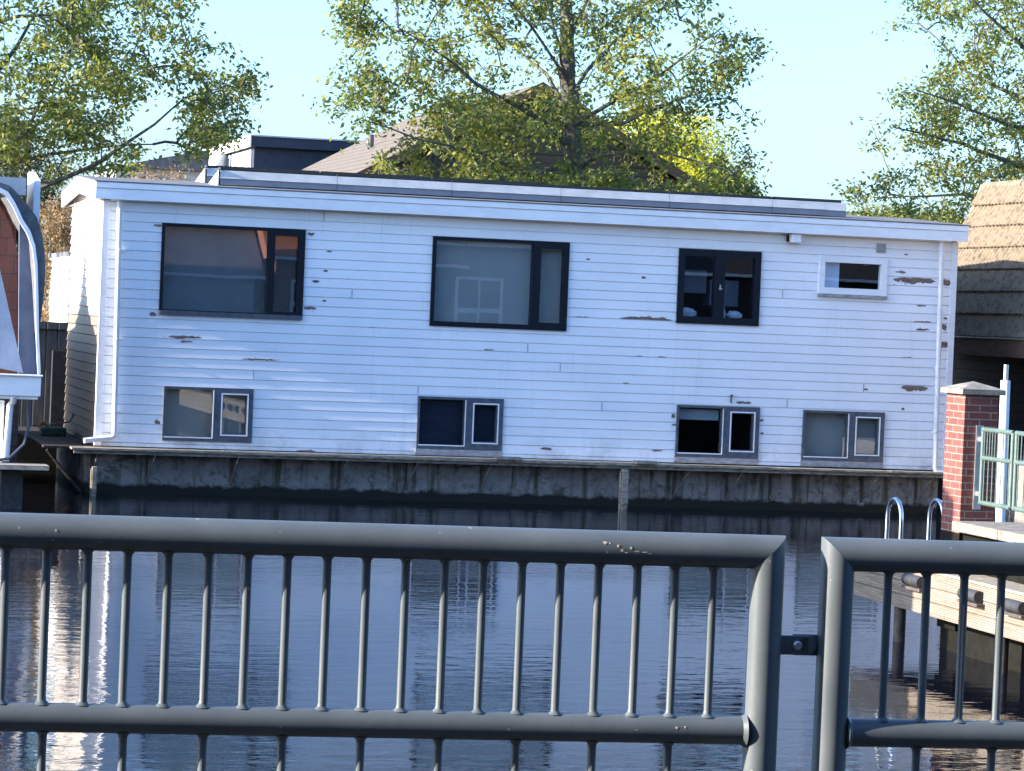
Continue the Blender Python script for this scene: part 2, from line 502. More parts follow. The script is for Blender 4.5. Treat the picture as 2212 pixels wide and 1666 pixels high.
def tile_material(name, c1, c2, dark, pu, pv):
    """roof tiles in rows: u along x/y, v up the slope (z)"""
    mt, n, b = new_mat(name)
    tc = nd(n, "ShaderNodeTexCoord")
    sx = nd(n, "ShaderNodeSeparateXYZ")
    n.links.new(tc.outputs['Object'], sx.inputs[0])
    c = ramp(n, noise_n(n, coords(n), 5, 6, 0.75), [(0.32, c1), (0.66, c2)])
    c = mixc(n, ramp(n, noise_n(n, coords(n), 26, 4, 0.6), [(0.6, 0), (0.72, 0.7)]), c, dark)
    dv = nd(n, "ShaderNodeMath", operation='DIVIDE', i_1=pv)
    n.links.new(sx.outputs[2], dv.inputs[0])
    fr = nd(n, "ShaderNodeMath", operation='FRACT')
    n.links.new(dv.outputs[0], fr.inputs[0])
    c = mixc(n, ramp(n, fr.outputs[0], [(0, 0.85), (0.14, 0.6), (0.2, 0)]), c, dark)
    n.links.new(c, b.inputs['Base Color'])
    b.inputs['Roughness'].default_value = 0.9
    wv = nd(n, "ShaderNodeMath", operation='MULTIPLY', i_1=2 * math.pi / pu)
    n.links.new(sx.outputs[1], wv.inputs[0])
    sn = nd(n, "ShaderNodeMath", operation='SINE')
    n.links.new(wv.outputs[0], sn.inputs[0])
    ad = nd(n, "ShaderNodeMath", operation='MULTIPLY_ADD', i_1=0.5)
    n.links.new(sn.outputs[0], ad.inputs[0])
    n.links.new(fr.outputs[0], ad.inputs[2])
    bump(n, b, ad.outputs[0], 0.8, 0.03)
    return mt


M['tan_tile'] = tile_material('sunbleached_tiles', (0.085, 0.070, 0.057), (0.135, 0.114, 0.094), (0.04, 0.03, 0.025), 0.3, 0.16)
M['moss_sheet'] = mottled('lichened_corrugated_sheet', (0.06, 0.052, 0.042), (0.20, 0.155, 0.105), 9, 0.95, lo=0.30, hi=0.52, bstr=0.9, bdist=0.02)


# ------------------------------------------------------------------ mesh builder
class MB:
    def __init__(s):
        s.v, s.f, s.mi = [], [], []
        s.cur = 0

    def _add(s, vs, fs):
        o = len(s.v)
        s.v += [tuple(p) for p in vs]
        s.f += [tuple(i + o for i in f) for f in fs]
        s.mi += [s.cur] * len(fs)
        return s

    def box(s, x0, x1, y0, y1, z0, z1):
        v = [(x, y, z) for z in (z0, z1) for y in (y0, y1) for x in (x0, x1)]
        return s._add(v, [(0, 2, 3, 1), (4, 5, 7, 6), (0, 1, 5, 4), (2, 6, 7, 3), (0, 4, 6, 2), (1, 3, 7, 5)])

    def quad(s, *p):
        return s._add(p, [tuple(range(len(p)))])

    def prism(s, pts, vec):
        """closed polygon extruded by vec"""
        n = len(pts)
        vec = Vector(vec)
        v = [tuple(Vector(p)) for p in pts] + [tuple(Vector(p) + vec) for p in pts]
        fs = [tuple(range(n))[::-1], tuple(range(n, 2 * n))]
        fs += [(i, (i + 1) % n, n + (i + 1) % n, n + i) for i in range(n)]
        return s._add(v, fs)

    def tube(s, pts, r, n=10, caps=True):
        pts = [Vector(p) for p in pts]
        rs = r if hasattr(r, '__len__') else [r] * len(pts)
        vs, fs = [], []
        prev = None
        for i, p in enumerate(pts):
            t = (pts[min(i + 1, len(pts) - 1)] - pts[max(i - 1, 0)]).normalized()
            if prev is None:
                a = t.orthogonal().normalized()
            else:
                a = (prev - t * prev.dot(t)).normalized()
            prev = a
            b = t.cross(a)
            for k in range(n):
                an = 2 * math.pi * k / n
                vs.append(p + (a * math.cos(an) + b * math.sin(an)) * rs[i])
        for i in range(len(pts) - 1):
            for k in range(n):
                fs.append((i * n + k, i * n + (k + 1) % n, (i + 1) * n + (k + 1) % n, (i + 1) * n + k))
        if caps:
            fs.append(tuple(range(n))[::-1])
            fs.append(tuple((len(pts) - 1) * n + k for k in range(n)))
        return s._add(vs, fs)

    def build(s, name, mats, parent=None, smooth=False, bevel=0, world=True):
        me = bpy.data.meshes.new(name)
        off = Vector((0, 0, 0))
        if parent is not None and world:
            q = parent
            while q.parent is not None:
                q = q.parent
            off = Vector(q.location)
        me.from_pydata([tuple(Vector(p) - off) for p in s.v], [], s.f)
        if not isinstance(mats, (list, tuple)):
            mats = [mats]
        for mm in mats:
            me.materials.append(mm)
        if len(mats) > 1:
            me.polygons.foreach_set('material_index', s.mi)
        if smooth:
            me.polygons.foreach_set('use_smooth', [True] * len(me.polygons))
        me.update()
        o = bpy.data.objects.new(name, me)
        col.objects.link(o)
        if parent is not None:
            o.parent = parent
        if bevel:
            bv = o.modifiers.new('bevel', 'BEVEL')
            bv.width = bevel
            bv.segments = 2
            bv.limit_method = 'ANGLE'
        if smooth:
            o.data.set_sharp_from_angle(angle=R(40))
        return o


def tag(o, label=None, cat=None, group=None, kind=None):
    if label: o['label'] = label
    if cat: o['category'] = cat
    if group: o['group'] = group
    if kind: o['kind'] = kind
    return o


def thing(name, label, cat, loc=(0, 0, 0), rz=0, group=None):
    o = bpy.data.objects.new(name, None)
    o.empty_display_size = 0.2
    col.objects.link(o)
    o.location = loc
    o.rotation_euler = (0, 0, rz)
    return tag(o, label, cat, group)


def B(*a):
    return MB().box(*a)


def dup(root, loc, label=None):
    r = root.copy()
    col.objects.link(r)
    r.location = loc
    if label: r['label'] = label
    for ch in list(root.children):
        c = ch.copy()
        col.objects.link(c)
        c.parent = r
        for g in list(ch.children):
            d = g.copy()
            col.objects.link(d)
            d.parent = c
    return r


# ------------------------------------------------------------------ setting
YF = 43.2
m_ = MB().quad((-400, 6.95, 0), (400, 6.95, 0), (400, 50.5, 0), (-400, 50.5, 0))
tag(m_.build('water', M['water']), kind='structure')
m_ = B(-400, 400, -300, 6.9, -1.0, 1.25)
tag(m_.build('pavement', M['paving']), kind='structure')
m_ = B(-400, 400, 50.5, 2500, -1.0, 0.95)
tag(m_.build('ground', M['soil']), kind='structure')
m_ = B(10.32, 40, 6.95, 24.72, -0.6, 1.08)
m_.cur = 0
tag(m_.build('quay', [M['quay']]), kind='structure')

# ------------------------------------------------------------------ houseboat
hb = thing('houseboat', 'long white weatherboarded houseboat with peeling paint moored across the canal', 'houseboat', (11.4, 45.4, 0))
X0, X1 = 4.74, 18.03
ZB, ZT = 0.70, 4.30
WINS = [(5.593, 7.715, 2.645, 3.980), (9.643, 11.757, 2.635, 3.973), (13.487, 14.810, 2.831, 3.969), (15.757, 16.872, 3.380, 3.960),
        (5.712, 7.033, 0.804, 1.597), (9.513, 10.830, 0.800, 1.580), (13.560, 14.890, 0.796, 1.585), (15.600, 16.937, 0.798, 1.572)]


def siding(mb, a0, a1, z0, z1, holes, pos, pitch=0.14, z_ref=3.827, lip=0.006):
    """pos(a, d, z) -> 3-D point, d = depth into wall"""
    k0 = math.floor((z0 - z_ref) / pitch) - 1
    lines = []
    z = z_ref + k0 * pitch
    while z < z1 + pitch:
        lines.append(z)
        z += pitch
    rows = []
    for zl in lines:
        rows += [(zl, 0.0), (zl + 0.002, 0.018), (zl + 0.0105, 0.018), (zl + 0.0125, -lip)]
    zs = np.array([r[0] for r in rows])
    ds = np.array([r[1] for r in rows])
    brk = sorted(set([z0, z1] + [h for w_ in holes for h in (w_[2], w_[3])]))
    allz = sorted(set([z for z in zs if z0 < z < z1] + [b for b in brk if z0 <= b <= z1]))
    xs = sorted(set([a0, a1] + [h for w_ in holes for h in (w_[0], w_[1])]))
    vid = {}
    for i, zz in enumerate(allz):
        dd = float(np.interp(zz, zs, ds))
        for j, xx in enumerate(xs):
            vid[i, j] = len(mb.v)
            mb.v.append(tuple(pos(xx, dd, zz)))
    for i in range(len(allz) - 1):
        zc = (allz[i] + allz[i + 1]) / 2
        for j in range(len(xs) - 1):
            xc = (xs[j] + xs[j + 1]) / 2
            if any(w_[0] < xc < w_[1] and w_[2] < zc < w_[3] for w_ in holes):
                continue
            mb.f.append((vid[i, j], vid[i, j + 1], vid[i + 1, j + 1], vid[i + 1, j]))
            mb.mi.append(mb.cur)


wall = MB()
siding(wall, X0 + 0.09, X1 - 0.09, ZB, ZT, WINS, lambda a, d, z: (a, YF + d, z))
# peeled patches: ragged, a couple of mm proud
wall.cur = 1
PATCH = [(1395, 690, 112, 9), (1255, 686, 40, 4), (1975, 606, 96, 12), (2043, 612, 22, 12), (2040, 745, 18, 13), (1975, 838, 62, 12), (1992, 696, 44, 4),
         (1993, 712, 32, 4), (2037, 706, 16, 13), (1945, 588, 25, 4), (672, 505, 15, 5), (670, 666, 27, 5), (341, 487, 18, 4),
         (330, 680, 14, 6), (400, 728.5, 68, 4), (403, 738, 26, 3), (1055, 756, 20, 3), (340, 913, 12, 9), (1390, 600, 10, 4),
         (1606, 870, 36, 4), (703, 585, 10, 3), (711, 543, 13, 3), (682, 608, 16, 4), (1420, 973, 22, 4), (1645, 908, 10, 4), (1456, 918, 12, 4),
         (1646, 937, 8, 6), (560, 777, 74, 3), (1352, 828, 14, 3), (1958, 773, 26, 3), (1957, 550, 10, 3), (1870, 573, 12, 3), (1454, 900, 8, 8),
         (700, 650, 9, 3), (752, 604, 7, 3), (1380, 770, 16, 3), (1430, 772, 20, 3), (1180, 970, 26, 4), (660, 975, 40, 4), (1870, 842, 12, 3),
         (2042, 688, 10, 4), (1990, 660, 22, 3), (1930, 870, 14, 3), (1950, 884, 8, 5), (1270, 560, 9, 3)]
for (px, py, w_, h_) in PATCH:
    xc, zc = at(px, py, YF)
    hw_, hh = w_ * 0.0037, h_ * 0.0056
    zl = 3.827 + 0.14 * math.floor((zc - 3.827) / 0.14)
    lo_, hi_ = zl + .0115, zl + .139
    n_ = max(6, int(hw_ * 2 / .022))
    top, bot = [], []
    sd_ = px * .37 + py
    for k in range(n_ + 1):
        t = k / n_
        xx = xc - hw_ + 2 * hw_ * t
        env = min(1, 4.5 * t, 4.5 * (1 - t)) ** .6
        a_ = .5 + 1.1 * abs(noise.noise(Vector((xx * 9, sd_, 0)))) + .5 * noise.noise(Vector((xx * 35, sd_, 3)))
        c_ = .5 + 1.1 * abs(noise.noise(Vector((xx * 8, sd_, 7)))) + .6 * noise.noise(Vector((xx * 30, sd_, 9)))
        top.append((xx, max(lo_, min(hi_, zc + hh * env * a_))))
        bot.append((xx, min(hi_, max(lo_, zc - hh * env * c_))))
    for k in range(n_):
        if top[k][1] - bot[k][1] < .0008 and top[k + 1][1] - bot[k + 1][1] < .0008: continue
        yy = YF - .0075
        wall.quad((bot[k][0], yy, bot[k][1]), (bot[k + 1][0], yy, bot[k + 1][1]), (top[k + 1][0], yy, top[k + 1][1]), (top[k][0], yy, top[k][1]))
    if w_ > 18:      # crumbs of paint lost around it
        for q in range(int(w_ / 9)):
            xx, zz = xc + random.uniform(-1.25, 1.25) * hw_, zc + random.uniform(-1.6, 1.6) * hh
            r1, r2 = random.uniform(.006, .022), random.uniform(.002, .006)
            if lo_ < zz - r2 and zz + r2 < hi_:
                wall.quad(*[(xx + r1 * math.cos(a2) * random.uniform(.7, 1.2), YF - .0079, zz + r2 * math.sin(a2) * random.uniform(.7, 1.2)) for a2 in np.linspace(0, 2 * math.pi, 9)[:-1]])
wl = wall.build('wall', [M['siding'], M['bare']], hb)
# board joints, thin dark seams
for (px, py, row) in [(547, 815, 2), (1008, 520, 0), (903, 842, 1), (1300, 870, 2), (1700, 868, 1), (1865, 845, 1), (1210, 790, 1), (1452, 470, 1), (700, 470, 1), (1240, 470, 1), (1140, 745, 1), (760, 640, 1), (1690, 640, 1)]:
    xc, zc = at(px, py, YF)
    k = math.floor((zc - 3.827) / 0.14)
    zb = 3.827 + 0.14 * k
    B(xc - 0.0035, xc + 0.0035, YF - 0.0088, YF - 0.004, zb + 0.012, zb + 0.138).build('board_seam', M['bare'], wl)

sd = MB()
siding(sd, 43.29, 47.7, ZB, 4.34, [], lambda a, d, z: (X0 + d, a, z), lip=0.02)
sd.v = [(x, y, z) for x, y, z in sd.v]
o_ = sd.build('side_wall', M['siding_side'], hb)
g = MB()
g.prism([(X0 + 0.006, 43.2, 4.33), (X0 + 0.006, 47.7, 4.33), (X0 + 0.006, 47.7, 4.40), (X0 + 0.006, 45.5, 4.56), (X0 + 0.006, 43.2, 4.42)], (0.05, 0, 0))
g.prism([(X1 - 0.056, 43.2, 0.7), (X1 - 0.056, 47.7, 0.7), (X1 - 0.056, 47.7, 4.40), (X1 - 0.056, 45.5, 4.56), (X1 - 0.056, 43.2, 4.42)], (0.05, 0, 0))
g.box(X0 + .1, X1 - .1, 47.64, 47.69, 0.7, 4.35)
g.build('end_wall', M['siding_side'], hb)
for xa, xb in ((X0 - 0.012, X0 + 0.09), (X1 - 0.09, X1 + 0.012)):
    B(xa, xb, YF - 0.014, YF + 0.09, ZB, 4.27).build('corner_board', M['white'], hb, bevel=0.004)
# room behind the windows
rm = MB()
rm.quad((X0 + .1, 46.2, .72), (X1 - .1, 46.2, .72), (X1 - .1, 46.2, 4.3), (X0 + .1, 46.2, 4.3))
for z in (0.73, 2.2, 4.28):
    rm.box(X0 + .1, X1 - .1, YF + 0.12, 46.2, z - 0.02, z)
for x in (8.6, 12.6, 15.2):
    rm.box(x, x + .05, YF + 0.12, 46.19, .74, 4.25)
rm.build('interior', M['interior'], hb)

# windows
def window(x0, x1, z0, z1, fm, panes, trim=None, yo=-0.035, sill=None, dark_trim=None, name='window', backing=None, inner=None):
    """panes: list of (xa, xb, za, zb) glass openings"""
    f = MB()
    y0, y1 = YF + yo, YF + 0.09
    xs = sorted(set([x0, x1] + [p for q in panes for p in q[:2]]))
    for i in range(len(xs) - 1):
        xa, xb = xs[i], xs[i + 1]
        pp = [q for q in panes if q[0] < (xa + xb) / 2 < q[1]]
        if pp:
            f.box(xa, xb, y0, y1, z0, pp[0][2])
            f.box(xa, xb, y0, y1, pp[0][3], z1)
        else:
            f.box(xa, xb, y0 - 0.003, y1 + .002, z0, z1)
    fr = f.build(name, fm, hb)
    for i, (xa, xb, za, zb) in enumerate(panes):
        g_ = MB().box(xa - .002, xb + .002, YF + 0.018, YF + 0.022, za - .002, zb + .002)
        g_.build('pane', M['glass'], fr)
    if trim:
        for (xa, xb, za, zb) in trim:
            t = MB()
            t.box(xa, xa + .018, y0 - .012, y0, za, zb)
            t.box(xb - .018, xb, y0 - .012, y0, za, zb)
            t.box(xa + .018, xb - .018, y0 - .012, y0, za, za + .018)
            t.box(xa + .018, xb - .018, y0 - .012, y0, zb - .018, zb)
            t.build('casement_trim', M['white'], fr)
    if sill:
        B(x0 - .01, x1 + .01, y0 - 0.03, YF + .02, z0 - sill, z0).build('sill', M['sill'], fr, bevel=.004)
    if backing:
        for (mt, xa, xb, za, zb, dy) in backing:
            B(xa, xb, YF + dy, YF + dy + 0.01, za, zb).build('blind', mt, fr)
    return fr


W = WINS
window(*W[0], M['darkframe'], [(5.64, 7.165, 2.72, 3.93), (7.27, 7.62, 2.75, 3.87)],
       backing=[(M['dimcurtain'], 5.62, 7.19, 2.70, 3.95, 0.14), (M['dimcurtain'], 7.25, 7.64, 2.73, 3.9, 0.30)])
B(W[0][0] + .004, W[0][1] - .004, YF - 0.06, YF - 0.036, W[0][2] - .004, W[0][2] + .06).build('sill', M['greyframe'], hb)
window(*W[1], M['darkframe'], [(9.70, 11.19, 2.71, 3.925), (11.32, 11.67, 2.75, 3.86)],
       backing=[(M['blind'], 9.67, 11.21, 2.69, 3.94, 0.10), (M['blind2'], 11.3, 11.7, 2.72, 3.9, 0.10)])
w3 = window(*W[2], M['darkframe'], [(13.587, 14.07, 2.94, 3.86), (14.235, 14.71, 2.94, 3.86)])
hd = MB().box(14.15, 14.165, YF - .062, YF - .035, 3.36, 3.44)
hd.box(14.13, 14.185, YF - .075, YF - .062, 3.37, 3.385)
hd.build('handle', M['galv'], w3)
f4 = MB()
window(*W[3], M['white'], [(15.85, 16.775, 3.475, 3.865)], backing=[(M['white'], 15.84, 16.13, 3.46, 3.88, 0.095)], sill=0.05)
lows = [(W[4], 0.0, M['blind2'], 0.12), (W[5], 0.10, M['venetian'], 0.10), (W[6], 0.10, None, 0), (W[7], 0.10, M['blind'], 0.14)]
for (q, ap, bl, dy) in lows:
    x0, x1, z0, z1 = q
    L = x1 - x0
    p1 = (x0 + .035, x0 + .55 * L, z0 + .062, z1 - .038)
    p2 = (x0 + .665 * L, x0 + .925 * L, z0 + .125, z1 - .105)
    bk = [(bl, x0 + .04, x1 - .04, z0 + .06, z1 - .04, dy)] if bl else None
    fr = window(x0, x1, z0, z1, M['greyframe'], [p1, p2], trim=[(p2[0] - .03, p2[1] + .03, p2[2] - .03, p2[3] + .03)], backing=bk)
    t = MB().box(p1[0] - .012, p1[1] + .012, YF - .043, YF - .035, p1[2] - .016, p1[2])
    t.box(p1[1], p1[1] + .014, YF - .047, YF - .038, p1[2], p1[3])
    t.build('glazing_bead', M['white'], fr)
    if ap:
        B(x0 - .01, x1 + .01, YF - .03, YF - .006, z0 - ap + .01, z0 - .003).build('apron', M['sill'], fr)
B(13.62, 14.27, YF + .1, YF + .11, 1.36, 1.52).build('blind', M['pale_wall'], hb)

# roof and fascia
XL, XR = 4.585, 18.10
f = MB()
f.box(XL, XR, 42.95, 42.985, 4.275, 4.43)
f.box(XL - .003, XR + .003, 42.935, 42.985, 4.434, 4.52)
f.build('fascia', M['white'], hb, bevel=0.004)
B(XL + .02, XR - .02, 42.986, YF + .02, 4.285, 4.305).build('soffit', M['white'], hb)
RY, RZ, RYB, RZB = 45.5, 4.68, 48.0, 4.525
f = MB()
f.prism([(XL, 42.986, 4.52), (XL, RY, RZ), (XL, RYB, RZB), (XL, RYB, RZB - .245), (XL, RY, RZ - .245), (XL, 42.986, 4.275)], (0.035, 0, 0))
f.prism([(XR - .035, 42.986, 4.52), (XR - .035, RY, RZ), (XR - .035, RYB, RZB), (XR - .035, RYB, RZB - .245), (XR - .035, RY, RZ - .245), (XR - .035, 42.986, 4.275)], (0.035, 0, 0))
f.box(XL + .036, XR - .036, RYB - .035, RYB, RZB - .245, RZB)
f.build('barge_board', M['white'], hb)
r = MB()
e = .012
r.prism([(XL - e, 42.925, 4.522), (XL - e, RY, RZ + .003), (XL - e, RYB + .01, RZB + .003), (XL - e, RYB + .01, RZB + .018), (XL - e, RY, RZ + .02), (XL - e, 42.925, 4.537)], (XR - XL + 2 * e, 0, 0))
r.build('roof', M['roofing'], hb)
B(XL + .1, X0 + .0, 43.0, 47.9, 4.29, 4.31).build('soffit', M['white'], hb)

# downpipes
def pipe(pts, r=0.038):
    p = MB().tube(pts, r, 14).build('downpipe', M['pipe'], hb, smooth=True)
    return p
p = pipe([(4.955, 43.09, 4.27), (5.003, 43.09, .90), (4.995, 43.085, .85), (4.95, 43.08, .825), (4.56, 42.98, .775)])
for z in (3.55, 2.25, 1.2):
    c = MB()
    c.tube([(4.985 - .02 * (z - 2) / 2, 43.09, z - .012), (4.985 - .02 * (z - 2) / 2, 43.09, z + .012)], .047, 14)
    c.box(5.02, 5.07, 43.13, 43.19, z - .01, z + .01)
    c.build('pipe_clip', M['pipe'], p)
p = pipe([(17.73, 43.09, 4.27), (17.775, 43.09, .74), (17.785, 43.085, .70), (17.82, 43.08, .68), (18.2, 43.06, .665)])
for z in (3.2, 2.3, 1.3):
    MB().tube([(17.745, 43.09, z - .012), (17.745, 43.09, z + .012)], .047, 14).build('pipe_clip', M['pipe'], p)

# lamp and vent
lm = B(15.235, 15.385, YF - .20, YF - .01, 4.14, 4.262).build('wall_lamp', M['white'], hb, bevel=.012)
B(15.225, 15.395, YF - .215, YF - .005, 4.128, 4.140).build('lamp_lens', M['galv'], lm)
B(15.205, 15.232, YF - .07, YF - .003, 4.15, 4.25).build('lamp_bracket', M['darkframe'], lm)
v_ = MB().box(16.685, 16.835, YF - .03, YF, 4.05, 4.19)
v_.box(16.712, 16.808, YF - .036, YF - .03, 4.08, 4.165)
v_.build('wall_vent', M['sill'], hb, bevel=.005)
hk = MB().tube([(14.42, YF - .02, 1.64), (14.42, YF - .03, 1.74)], .012, 8)
hk.tube([(14.40, YF - .03, 1.74), (14.44, YF - .03, 1.76)], .016, 8)
hk.build('hook', M['iron'], hb)

# hull, ledge, brackets
hx = MB().box(4.62, 17.95, 43.34, 47.6, -0.5, 0.655)
hx.build('hull', M['hull'], hb, bevel=.02)
lg = MB()
x = 4.36
while x < 18.0:
    L = random.uniform(1.6, 2.6)
    x2 = min(x + L, 18.02)
    dz = random.uniform(-.006, .006)
    lg.box(x + .004, x2 - .004, 42.74 + random.uniform(-.02, .02), 42.93, .655 + dz, .685 + dz)
    lg.box(x + .004, x2 - .004, 42.94, 43.19, .657 - dz, .683 - dz)
    x = x2
lg.box(4.4, 18.0, 42.80, 42.84, .60, .652)
lg.build('ledge', M['plank'], hb)
for px in (205, 325, 510, 745, 890, 1055, 1475, 1590, 1685, 1885, 2003):
    xb = at(px, 1010, 42.9)[0]
    b_ = MB()
    b_.box(xb - .02, xb + .02, 42.86, 43.335, .62, .652)
    b_.box(xb - .018, xb + .018, 43.30, 43.336, .16, .62)
    b_.build('bracket', M['iron'], hb)
    s_ = 1 if px > 1100 else random.choice((.3, .6, .8))
    MB().tube([(xb + .11 * s_, 42.86, .61), (xb - .01, 43.28, .18)], .012, 7).build('strut', M['galv'], hb)

# side walkway at the left end
sw = MB()
for k in range(5):
    sw.box(3.98 + .15 * k, 4.12 + .15 * k, 42.95 + .05 * k, 48.2, .66, .69)
sw.tube([(4.05, 43.2, .62), (4.65, 43.3, -.1)], .025, 6)
sw.build('walkway', M['darkwall'], hb)


# loose pieces on the ledge
tag(B(10.62, 11.02, 42.62, 42.80, .69, .735).build('wood_block', M['plank'], bevel=.006), 'short grey wood block lying on the boat ledge by the second lower window', 'wood block', 'loose blocks on the ledge')
tag(B(12.79, 13.12, 42.62, 42.80, .69, .735).build('wood_block', M['plank'], bevel=.006), 'short grey wood block lying on the boat ledge above the wooden pile', 'wood block', 'loose blocks on the ledge')
# wooden piles
def pile(x, y, z0, z1, w_, label, mat):
    p = MB().box(x - w_, x + w_, y - w_, y + w_, z0, z1)
    p.box(x - w_ * 1.5, x - w_ - .004, y - w_ * .6, y + w_ * .6, z0, z1 - .03)
    return tag(p.build('mooring_pile', mat, bevel=.01), label, 'pile')
xb = at(1352, 1040, 42.55)[0]
pile(xb, 42.62, -.4, .60, .05, 'weathered square wooden pile standing in the water below the middle of the boat ledge', M['plank'])
tag(B(xb - .06, xb + .05, 42.54, 42.67, .08, .14).build('wood_cleat', M['plank'], bevel=.01), 'small pale wooden cleat at the foot of the middle pile', 'cleat')
xb = at(203, 1040, 42.7)[0]
pile(xb, 42.70, -.4, .42, .035, 'thin mossy wooden pile under the left end of the houseboat ledge', M['plank'])

# things on the kitchen window sill
def bag(x, z, s, label):
    b_ = MB()
    n1, n2 = 9, 14
    vs = []
    for i in range(n1 + 1):
        for j in range(n2):
            th, ph = math.pi * i / n1, 2 * math.pi * j / n2
            p = Vector((math.sin(th) * math.cos(ph), math.sin(th) * math.sin(ph), math.cos(th)))
            q = 1 + .45 * noise.noise(p * 2.6 + Vector((x * 5, 0, 0))) + .15 * noise.noise(p * 7)
            vs.append((x + p.x * .14 * s * q, YF + .16 + p.y * .07 * q, z + .065 * s + max(p.z, -.95) * .068 * s * q))
    fs = [(i * n2 + j, i * n2 + (j + 1) % n2, (i + 1) * n2 + (j + 1) % n2, (i + 1) * n2 + j) for i in range(n1) for j in range(n2)]
    b_._add(vs, fs)
    return tag(b_.build('plastic_bag', M['plastic'], smooth=True), label, 'plastic bag')
bag(13.72, 2.93, 1.0, 'crumpled clear plastic bag behind the left pane of the dark kitchen window')
bag(14.46, 2.93, .9, 'crumpled clear plastic bag behind the right pane of the dark kitchen window')
B(13.55, 14.75, YF + .1, YF + .36, 2.895, 2.925).build('window_board', M['sill'], hb)
bt = thing('soap_bottle', 'pale blue soap bottle standing on the kitchen window sill', 'bottle', (14.31, YF + .18, 2.925))
MB().tube([(14.31, YF + .18, 2.926), (14.31, YF + .18, 3.03), (14.31, YF + .18, 3.05), (14.31, YF + .18, 3.07)], [.032, .032, .02, .012], 12).build('bottle_body', M['bottle'], bt, smooth=True)
MB().tube([(14.31, YF + .18, 3.07), (14.31, YF + .18, 3.11), (14.28, YF + .18, 3.115)], .008, 8).build('pump', M['white'], bt)
hob = MB().box(13.56, 14.10, YF + .55, YF + .9, 3.3, 3.66)
tag(B(14.16, 14.62, YF + .45, YF + .8, 3.12, 3.52).build('cupboard', M['alu_low']), 'grey cupboard inside behind the right pane of the kitchen window', 'cupboard')
tag(B(13.56, 14.10, YF + .45, YF + .8, 3.30, 3.66).build('extractor_hood', M['alu_low'], bevel=.01), 'grey extractor hood inside behind the left pane of the kitchen window', 'extractor hood')

# solar panels
def roof_z(y):
    return 4.54 + (RZ - 4.52) * (y - 42.95) / (RY - 42.95) if y < RY else RZ + .02 - (RZ - RZB) * (y - RY) / (RYB - RY)
edges = [6.47, 8.23, 9.99, 11.69, 13.42, 15.08, 16.30]
ordn = ['first from the left', 'second from the left', 'third from the left', 'fourth from the left', 'fifth from the left', 'rightmost and shortest']
for ri, ry in enumerate((43.55, 44.95)):
    for i in range(6):
        xa, xb = edges[i], edges[i + 1]
        z = roof_z(ry) + .005
        if ri == 1 and i > 2: continue
        lb = ('solar panel with grey wind deflector on the boat roof, front row, ' if ri == 0 else 'solar panel in the rear row on the boat roof, ') + ordn[i]
        s_ = thing('solar_panel', lb, 'solar panel', (xa, ry, z), 0, 'solar panels on the boat roof')
        d = MB().prism([(xa + .004, ry, z + .012), (xa + .004, ry + .02, z + .012), (xa + .004, ry + .035, z + .10), (xa + .004, ry + .012, z + .10)], (xb - xa - .008, 0, 0))
        d.build('lower_deflector', M['alu_low'], s_)
        d = MB().prism([(xa + .003, ry - .004, z + .103), (xa + .003, ry + .02, z + .103), (xa + .003, ry + .05, z + .222), (xa + .003, ry + .03, z + .222)], (xb - xa - .006, 0, 0))
        d.build('upper_deflector', M['alu'], s_)
        pz = z + .232
        MB().prism([(xa + .01, ry + .045, pz), (xa + .01, ry + .045, pz + .035), (xa + .01, ry + 1.25, z + .06), (xa + .01, ry + 1.25, z + .03)], (xb - xa - .02 - (.06 if i == 5 else 0), 0, 0)).build('panel', M['pv'], s_)
        if i == 0:
            MB().prism([(xa - .03, ry, z + .0), (xa - .03, ry, z + .22), (xa - .03, ry + 1.2, z + .02)], (.012, 0, 0)).build('end_plate', M['lightgrey'], s_)
            MB().tube([(xa - .03, ry + .01, z + .24), (xa + .0, ry + .01, z + .24)], .02, 8).build('bolt', M['galv'], s_)

